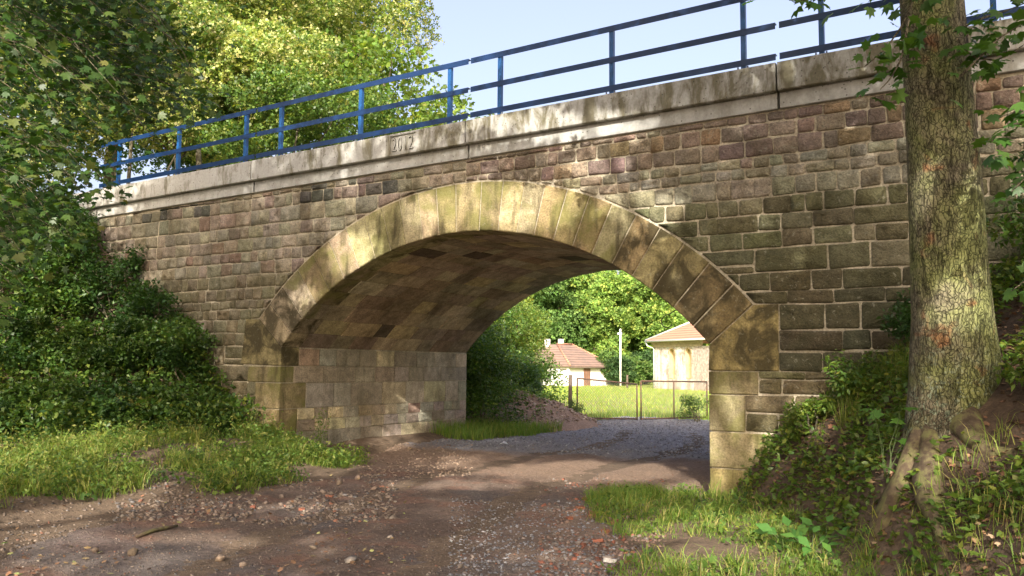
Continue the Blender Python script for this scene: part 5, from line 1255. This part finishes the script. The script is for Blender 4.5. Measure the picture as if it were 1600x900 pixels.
tag(foliage('undergrowth', [leaf_arrays(Q, 0.095, 'oval', G_DARK + G_MID, 0.8, (0, 0, -1), 0.4), leaf_arrays(Q2[::2], 0.10, 'oval', G_MID + G_LIGHT, 0.8, (0, 0, -1), 0.5), leaf_arrays(Q2[1::4], 0.14, 'maple8', G_MID, 0.8, (0, 0, -1), 0.5), leaf_arrays(Q2[3::4], 0.13, 'spray', G_LIGHT + G_MID, 0.8)], M['leaf']), 'dense nettles and ground plants between the shrubs of the wooded bank', 'undergrowth', kind='stuff')
for j, (x, y, w, h) in enumerate(((-13.2, -0.55, 0.6, 0.9), (-14.4, -0.6, 0.7, 1.1), (-15.6, -0.6, 0.7, 1.2), (-16.8, -0.7, 0.8, 1.3))):
    shrub('shrub', 'shrub pressed against the masonry where the wall meets the wooded bank', (x, y), w, h, 1900, 0.08, G_DARK, 660 + j, 'shrubs where the wall meets the bank')
shrub('shrub', 'yellowing bush in front of the dark bank shrubs', onZ(205, 690, 0.3), 0.5, 0.75, 1100, 0.06, [(2, (0.14, 0.13, 0.035)), (2, (0.10, 0.12, 0.03)), (1, (0.06, 0.09, 0.02))], 670)
tree('bank_tree', 'dark tree growing high on the wooded bank at the end of the railing', (-18.6, -1.8, float(surf(-18.6, -1.8))), 4.5, 0.14, crown_clumps((-18.6, -1.8, 7.6), (2.0, 1.6, 3.0), 34, 0.6, 1.1, 680), (14000, 0.12, 'oval', G_DARK, 0.7), seed=680)
tree('bank_tree', 'dark tree on the wooded bank behind the drooping maple leaves', (-17.4, -4.6, float(surf(-17.4, -4.6))), 4.2, 0.13, crown_clumps((-17.4, -4.6, 6.6), (1.9, 1.9, 2.6), 26, 0.6, 1.1, 681), (14000, 0.12, 'oval', G_DARK, 0.7), seed=681)
# right side
shrub('shrub', 'dark shrub against the masonry just behind the mossy trunk', (-1.05, -0.5), 0.55, 0.95, 2000, 0.065, G_DARK, 690)
shrub('shrub', 'leafy shrub beside the mossy trunk on its far side from the arch', (0.35, -2.0), 0.62, 1.35, 2600, 0.075, G_MID, 691, kind='oval')
shrub('shrub', 'ivy-like shrub climbing the bank beyond the mossy trunk', (0.55, -0.9), 0.7, 1.5, 2400, 0.075, G_DARK, 692)
shrub('shrub', 'bright nettle clump below the masonry beside the quoins', (-2.25, -0.42), 0.34, 0.42, 900, 0.06, G_LIGHT, 694)
shrub('shrub', 'bright weedy clump between the quoins and the mossy trunk', (-1.65, -0.55), 0.40, 0.5, 1100, 0.065, G_LIGHT + G_MID, 695)
shrub('shrub', 'leafy trailing shrub below the roots beside the mossy trunk', (0.45, -3.3), 0.5, 0.5, 1300, 0.075, G_MID + G_LIGHT, 696)
shrub('shrub', 'low pale shrub at the mossy trunk roots, away from the arch', (0.10, -2.9), 0.42, 0.45, 1000, 0.06, G_LIGHT, 693)
# beyond the arch
shrub('bush', 'dense bush at the far end of the visible abutment face', (-11.75, 7.0), 1.45, 2.75, 14000, 0.09, G_MID, 700, ncl=32, stems=10)
shrub('bush', 'green bush behind the dense dark bush beyond the arch', (-13.3, 8.6), 1.6, 3.1, 8000, 0.10, G_LIGHT, 701, ncl=20, stems=8)
shrub('bush', 'leafy bush leaning over the near flank of the rubble heap', (-12.9, 9.3), 1.15, 2.1, 7000, 0.09, G_MID + G_LIGHT, 708, ncl=20)
shrub('bush', 'tall bush hiding the end of the white house', atD(792, 574, 29), 1.5, 2.6, 6500, 0.11, G_MID, 709, ncl=20)
shrub('bush', 'mid-green bush between the rubble heap and the white house', atD(838, 574, 30), 1.1, 2.0, 5000, 0.11, G_MID, 707, ncl=16)
shrub('bush', 'upright glossy shrub on top of the rubble heap', (-13.3, 11.6), 0.75, 1.25, 3600, 0.10, G_DARK, 702, ncl=14, z=0.75)
shrub('bush', 'grey-green weeds growing by the hinge of the sagging gate leaf', (-11.6, 12.2), 0.45, 0.75, 1400, 0.05, [(1, (0.07, 0.11, 0.045)), (1, (0.09, 0.13, 0.04))], 703)
shrub('bush', 'small green bush at the latch end of the upright gate leaf', (-8.9, 15.0), 0.7, 0.8, 1800, 0.06, G_MID, 704)
at_tree('light_shrub_tree', 'pale yellow-green small tree behind the bushes beyond the arch', 806, 42, 5.6, 1.5, 1.9, 22, (0.5, 1.0), (7000, 0.13, 'spray', G_LIGHT, 0.6), 705, cz=0.6, limbs=6, r0=0.1)
at_tree('shrub_tree', 'green small tree beside the pale small tree beyond the arch', 742, 38, 7.0, 1.9, 2.6, 24, (0.6, 1.1), (8000, 0.14, 'spray', G_MID, 0.6), 706, cz=0.55, limbs=6, r0=0.1)

# ------------------------------------------------------------------ grass, weeds, dead leaves
def blades(P, h, w, pal, lean=0.5):
    n = len(P); a = rng.uniform(0, 2 * math.pi, n); d = np.stack([np.cos(a), np.sin(a), np.zeros(n)], 1); b = rng.uniform(0, 2 * math.pi, n); s = np.stack([np.cos(b), np.sin(b), np.zeros(n)], 1) * np.asarray(w)[:, None] * 0.5
    hh = np.asarray(h)[:, None]; ln = (rng.uniform(0.1, 1.0, n) * lean)[:, None]; upv = np.array([0, 0, 1.0])
    m = P + upv * hh * 0.6 + d * hh * ln * 0.35; t = P + upv * hh * (1 - 0.25 * ln) + d * hh * ln
    V = np.stack([P - s, P + s, m - s * 0.8, m + s * 0.8, t], 1); F = np.array([(0, 1, 3), (0, 3, 2), (2, 3, 4)])[None] + (np.arange(n) * 5)[:, None, None]
    wt = np.array([p[0] for p in pal], float); ci = rng.choice(len(pal), n, p=wt / wt.sum()); C = np.array([p[1] for p in pal])[ci] * rng.uniform(0.75, 1.3, (n, 1))
    return V.reshape(-1, 3), F.reshape(-1, 3), np.repeat(C, 5, 0)
GR = [(4, (0.13, 0.21, 0.035)), (3, (0.19, 0.25, 0.045)), (2, (0.27, 0.27, 0.07)), (1.2, (0.36, 0.31, 0.12))]
GR2 = [(4, (0.11, 0.20, 0.03)), (3, (0.16, 0.24, 0.04)), (1.4, (0.25, 0.26, 0.06))]
def tufts(C, per, h0, h1, w, pal, lean=1.1, spread=0.05):
    n = len(C); P = np.repeat(C, per, 0); hs = np.repeat(rng.uniform(h0, h1, n), per) * rng.uniform(0.55, 1.1, n * per); P[:, :2] += rng.normal(size=(len(P), 2)) * spread; P[:, 2] = surf(P[:, 0], P[:, 1]) - 0.01
    return blades(P, hs, rng.uniform(w * 0.6, w * 1.3, len(P)), pal, lean)
def weed_clumps(C, per, h0, h1, size, pal, kind='oval', spread=0.06):
    n = len(C); hs = rng.uniform(h0, h1, n); P = np.repeat(C, per, 0); t = rng.uniform(0.1, 1, n * per) ** 0.7; P[:, :2] += rng.normal(size=(len(P), 2)) * spread * (0.5 + t[:, None]); P[:, 2] = surf(P[:, 0], P[:, 1]) + np.repeat(hs, per) * t
    wt = np.array([p[0] for p in pal], float); ci = np.repeat(rng.choice(len(pal), n, p=wt / wt.sum()), per); cols = np.array([p[1] for p in pal])[ci] * np.repeat(rng.uniform(0.75, 1.3, (n, 1)), per, 0) * rng.uniform(0.85, 1.15, (n * per, 1))
    return leaf_arrays(P, np.repeat(rng.uniform(0.6, 1.3, n), per) * size, kind, pal, 0.7, (0, 0, -1), 0.4, cols=cols)
def left_verge(n):
    y = rng.uniform(-7.5, 0.4, n); x = road_left(y) + 0.25 - rng.uniform(0, 1, n) ** 1.2 * np.interp(y, [-7.5, -4, -1, 0.4], [5.0, 5.0, 3.4, 1.2]) - 0.35 * sstep(-6, -4, y); G = np.stack([x, y, np.zeros(n)], 1)
    d = (x + 12.0) * (-0.745) + (y + 0.3) * 0.667; f = fbm(x * 0.9, y * 0.9, seed=90); keep = (d < 0.7) & (f + 0.12 * (rng.random(n) - 0.5) + 0.22 * sstep(0.2, 1.8, road_left(y) - x) > 0.53) & ~((y > -0.02) & (x < XL + 0.05))
    G = G[keep]; G[:, 2] = surf(G[:, 0], G[:, 1]); return G
G = left_verge(4200); far_l = sstep(0.3, 2.6, road_left(G[:, 1]) - G[:, 0]); G1 = G[rng.random(len(G)) < 0.35 + 0.4 * far_l]
arr = [tufts(G1[::2], 16, 0.06, 0.24, 0.008, GR, 1.3), tufts(G1[1::3], 22, 0.15, 0.42, 0.008, GR, 1.2, 0.07)]
G = left_verge(9000); arr.append(blades(G, rng.uniform(0.02, 0.10, len(G)), rng.uniform(0.004, 0.009, len(G)), GR2, 1.6))
W = left_verge(2600); arr += [weed_clumps(W[:700], 16, 0.08, 0.30, 0.065, G_LIGHT + G_MID), weed_clumps(W[700:1100], 14, 0.2, 0.55, 0.055, G_LIGHT + [(2, (0.22, 0.23, 0.06))]), weed_clumps(W[1100:1400], 7, 0.03, 0.10, 0.10, G_MID + G_LIGHT, 'maple8', 0.08)]
tag(foliage('grass', arr, M['grassm']), 'long sunlit grass and weeds on the verge below the wooded bank', 'grass', kind='stuff')
# low weeds at the foot of the left quoins
arr = []; G = np.stack([rng.uniform(-12.2, -9.4, 9000), rng.uniform(-1.3, 0.9, 9000), np.zeros(9000)], 1); q = ((G[:, 0] + 10.7) / 1.45) ** 2 + ((G[:, 1] + 0.25) / 0.75) ** 2 + 0.9 * (fbm(G[:, 0] * 2, G[:, 1] * 2, seed=92) - 0.5); G = G[(q < 1) & ~((G[:, 1] > -0.02) & (G[:, 0] < XL + 0.04))]; G[:, 2] = surf(G[:, 0], G[:, 1])
arr.append(blades(G[::4], rng.uniform(0.05, 0.24, len(G[::4])), rng.uniform(0.004, 0.009, len(G[::4])), GR2, 1.2)); arr.append(weed_clumps(G[:160], 18, 0.08, 0.34, 0.06, G_LIGHT)); Gw = G[:2500].copy(); Gw[:, 2] += rng.uniform(0.02, 0.22, len(Gw)); arr.append(leaf_arrays(Gw, 0.05, 'oval', G_LIGHT, 0.9))
tag(foliage('weeds', arr, M['grassm']), 'bright green weeds at the foot of the quoins nearer the wooded bank', 'weeds', kind='stuff')
def weed(lab, p, h, n, pal, seed, spread=0.12, size=0.05, group=None):
    r = np.random.default_rng(seed); p = np.array([p[0], p[1], float(surf(p[0], p[1]))]); t = thing('tall_weed', lab, 'plant', p, group); mb = MB(); Q = []
    for k in range(5):
        e = p + np.array([r.normal() * spread, r.normal() * spread, h * r.uniform(0.7, 1.05)]); path = limb_path(p + r.normal(size=3) * (0.05, 0.05, 0), e, 0.0, 6, 0.02, r); mb.tube(path, np.linspace(0.006, 0.002, 6), 4); f = r.uniform(0.1, 1, n // 5)[:, None] * 5; i = np.minimum(f.astype(int), 4)[:, 0]; Q.append(path[i] + (path[i + 1] - path[i]) * (f - i[:, None]) + r.normal(size=(n // 5, 3)) * 0.045)
    link('stem', mb.mesh('stem'), M['stem'], t); foliage('foliage', leaf_arrays(np.concatenate(Q), size, 'oval', pal, 0.7), M['leaf'], t)
weed('tall leafy weed in front of the sunless abutment face', (-10.95, 0.55), 0.85, 260, G_LIGHT, 800)
weed('dry seeding weed at the quoins beside the wooded bank', (-11.6, -0.35), 0.75, 120, [(2, (0.25, 0.20, 0.08)), (1, (0.14, 0.15, 0.05))], 801, 0.06, 0.035)
weed('tall weed by the bank shrubs beside the yellowing bush', onZ(285, 690, 0.3), 0.6, 160, G_MID, 802)
# right verge
def region(n, x0, x1, y0, y1, f):
    G = np.stack([rng.uniform(x0, x1, n), rng.uniform(y0, y1, n), np.zeros(n)], 1); G = G[f(G[:, 0], G[:, 1])]; G[:, 2] = surf(G[:, 0], G[:, 1]); return G
DR = lambda x, y: (x + 3.5) * 0.832 + (y + 0.1) * 0.554
fr_ = lambda x, y: (x > road_right(y) - 0.12 + 0.3 * (fbm(x * 2, y * 2, seed=93) - 0.5)) & (DR(x, y) < 0.22) & (fbm(x * 1.4, y * 1.4, seed=94) + 0.16 * (rng.random(len(x)) - 0.5) > 0.45)
G = region(30000, -5.0, 0.5, -6.5, -0.05, fr_); arr = [blades(G[::2], rng.uniform(0.02, 0.09, len(G[::2])), rng.uniform(0.004, 0.008, len(G[::2])), GR2, 1.6), tufts(G[1::40], 20, 0.06, 0.22, 0.007, GR2, 1.2), tufts(G[7::90], 18, 0.12, 0.30, 0.008, GR, 1.2), weed_clumps(G[3::60], 12, 0.04, 0.16, 0.05, G_LIGHT), weed_clumps(G[5::110], 6, 0.03, 0.10, 0.09, G_LIGHT + G_MID, 'maple8', 0.07)]
Gw = region(12000, -5.0, 0.5, -6.5, -0.05, fr_)[:3500]; Gw[:, 2] += rng.uniform(0.01, 0.06, len(Gw)); arr.append(leaf_arrays(Gw, 0.035, 'oval', G_LIGHT, 1.1))
tq = lambda x, y: (((x + 4.45) / 0.5) ** 2 + ((y + 0.95) / 0.65) ** 2 + 1.5 * (fbm(x * 3, y * 3, seed=140) - 0.5) < rng.random(len(x)) ** 0.5)
G = region(9000, -5.2, -3.7, -1.8, -0.2, tq); arr.append(blades(G, rng.uniform(0.06, 0.24, len(G)), rng.uniform(0.004, 0.008, len(G)), GR2, 1.1)); arr.append(weed_clumps(G[::60], 14, 0.05, 0.2, 0.05, G_LIGHT))
tag(foliage('grass', arr, M['grassm']), 'bright grass and clover between the track and the mossy maple bank', 'grass', kind='stuff')
fb = lambda x, y: (DR(x, y) > 0.15) & (DR(x, y) < 3.6) & (((x - TB[0]) ** 2 + (y - TB[1]) ** 2) > 0.2)
G = region(9000, -3.6, 1.6, -4.6, -0.05, fb); G[:, 2] += rng.uniform(0.0, 0.025, len(G))
tag(foliage('leaf_litter', leaf_arrays(G, 0.065, 'maple8', [(3, (0.16, 0.085, 0.045)), (3, (0.11, 0.062, 0.035)), (1.4, (0.24, 0.15, 0.08)), (0.6, (0.32, 0.22, 0.13))], 1.6), M['litterm']), 'brown dead leaves covering the bank below the mossy maple', 'dead leaves', kind='stuff')
G = px_points(700, -40, 640, 740, 905); G = G[fbm(G[:, 0] * 1.2, G[:, 1] * 1.2, seed=131) > 0.5]; G[:, 2] += 0.012
tag(foliage('dead_leaves', leaf_arrays(G, 0.06, 'maple8', [(3, (0.20, 0.11, 0.06)), (1, (0.30, 0.22, 0.10)), (0.5, (0.33, 0.34, 0.12))], 2.2), M['litterm']), 'scattered dry leaves on the edge of the track below the weedy verge', 'dead leaves', kind='stuff')
near_wall = lambda x, y: sstep(-1.9, -0.3, y)
fu = lambda x, y: fb(x, y) & (fbm(x * 1.6, y * 1.6, seed=95) + 0.22 * near_wall(x, y) - 0.02 + 0.12 * (rng.random(len(x)) - 0.5) > 0.575)
G = region(26000, -3.6, 1.6, -4.6, -0.05, fu); Q = np.repeat(G, 2, 0); Q[:, :2] += rng.normal(size=(len(Q), 2)) * 0.05; Q[:, 2] = surf(Q[:, 0], Q[:, 1]) + rng.uniform(0.02, 0.16, len(Q)) * (0.6 + 1.2 * near_wall(Q[:, 0], Q[:, 1])); Q = Q[Q[:, 1] < -0.06]
tag(foliage('undergrowth', [leaf_arrays(Q[::2], 0.075, 'oval', G_MID + G_LIGHT + G_LIGHT, 1.1), leaf_arrays(Q[1::5], 0.085, 'maple8', G_LIGHT, 1.2)], M['leaf']), 'low ivy and seedlings creeping over the mossy maple bank below the masonry', 'undergrowth', kind='stuff')
G = region(2600, -2.1, -1.1, -1.0, -0.1, lambda x, y: fb(x, y) & (fbm(x * 2, y * 2, seed=96) > 0.47)); tag(foliage('tall_grass', blades(G, rng.uniform(0.12, 0.42, len(G)), rng.uniform(0.004, 0.008, len(G)), GR, 0.7), M['grassm']), 'tuft of tall pale grass against the wall between quoins and trunk', 'grass', kind='stuff')
G = region(1500, -0.9, 1.2, -5.0, -3.1, lambda x, y: (DR(x, y) > -0.3) & (fbm(x * 2, y * 2, seed=97) > 0.47)); tag(foliage('grass', blades(G, rng.uniform(0.08, 0.26, len(G)), rng.uniform(0.004, 0.009, len(G)), GR, 0.8), M['grassm']), 'coarse grass below the roots of the mossy maple', 'grass', kind='stuff')
hwP = np.repeat(HEAP_WEEDS, 10, 0); hwP[:, :2] += rng.normal(size=(len(hwP), 2)) * 0.06; hwP[:, 2] += rng.uniform(0.02, 0.25, len(hwP))
tag(foliage('heap_weeds', leaf_arrays(hwP, 0.06, 'oval', G_MID + G_LIGHT, 0.8), M['leaf'], hp_), kind='stuff')
# far lawn tufts near the gate and grass on the heap's foot
G = region(14000, -12.6, -8.6, 4.4, 9.2, lambda x, y: (x < road_left(y) + 0.5 * (fbm(x, y, seed=98) - 0.3)) & (x > -11.6)); arr = [blades(G, rng.uniform(0.12, 0.38, len(G)), rng.uniform(0.007, 0.014, len(G)), GR2, 0.6)]
G = region(9000, -12.4, -8.0, 9.5, 17, lambda x, y: (rmask(x, y) < 0.0)); arr.append(blades(G, rng.uniform(0.1, 0.3, len(G)), rng.uniform(0.008, 0.016, len(G)), GR2, 0.6))
tag(foliage('grass', arr, M['grassm']), 'fresh grass along the drive between the dark bush and the gate', 'grass', kind='stuff')
G = np.stack([rng.uniform(-60, 0, 60000), rng.uniform(15.5, 100, 60000) , np.zeros(60000)], 1); px, py, dz = proj(G); G = G[(px > 820) & (px < 1180)]; G[:, 2] = surf(G[:, 0], G[:, 1])
tag(foliage('lawn_grass', blades(G, rng.uniform(0.05, 0.22, len(G)), rng.uniform(0.02, 0.05, len(G)), [(3, (0.22, 0.32, 0.05)), (2, (0.30, 0.35, 0.065)), (1, (0.36, 0.33, 0.10))], 0.7), M['grassm']), 'sunlit meadow grass behind the gate', 'grass', kind='stuff')

# seedlings and broad-leaved plants with leaves one can count
seed_leaf = leaf_obj_meshes([(1, (0.08, 0.18, 0.028)), (1, (0.095, 0.20, 0.03)), (1, (0.07, 0.16, 0.025))], 3); weed_leaf = leaf_obj_meshes([(1, (0.07, 0.18, 0.035)), (1, (0.10, 0.21, 0.04)), (1, (0.08, 0.19, 0.04))], 3, 'oval')
def plant(name, lab, base, tops, meshes, size, flat=0.9, stemr=0.004):
    b = np.asarray(base, float); t = thing(name, lab, 'plant', b)
    for k, q in enumerate(tops):
        q = np.asarray(q, float); mb = MB(); mb.tube(limb_path(b, q, 0.1, 6, 0.01, rl_), np.linspace(stemr, 0.0015, 6), 5); link('stem', mb.mesh('stem'), M['stem'], t)
        nz = norm(np.array([0, 0, flat]) + norm(CAM - q) * 0.55 + rl_.normal(size=3) * 0.2); d = q - b; d = d + rl_.normal(size=3) * 0.05; d[2] -= 0.05; ty = norm(d - nz * (d @ nz)); tx = np.cross(ty, nz); place_leaf(meshes[k % len(meshes)], q, np.stack([tx, ty, nz], 1), size * rl_.uniform(0.85, 1.15), t)
def root_of(px, py): 
    p = onZ(px, py, 0.3)
    for _ in range(12): p = onZ(px, py, 0.5 * (p[2] + float(surf(p[0], p[1]))))
    p[2] = float(surf(p[0], p[1])); return p
b = root_of(1388, 830); Db = float((b - CAM) @ FW)
plant('maple_seedling', 'maple seedling with five broad leaves in front of the mossy trunk base', b, [atD(x, y, Db - 0.05) for x, y in ((1370, 660), (1405, 668), (1408, 700), (1380, 728), (1448, 703), (1362, 640), (1405, 640))], seed_leaf, 0.17)
for k, (px, py) in enumerate(((1268, 868), (1228, 858), (1290, 850))):
    b = root_of(px, py); plant('broadleaf_weed', ['largest broad-leaved weed on the lower maple bank above the bright grass', 'broad-leaved weed on the side of the largest weed that faces the track', 'broad-leaved weed just upslope of the largest weed'][k], b, [b + np.array([math.cos(a) * 0.13, math.sin(a) * 0.13, 0.10 + 0.03 * (j % 3)]) for j, a in enumerate(np.linspace(0, 5.6, 8))], weed_leaf, 0.15)
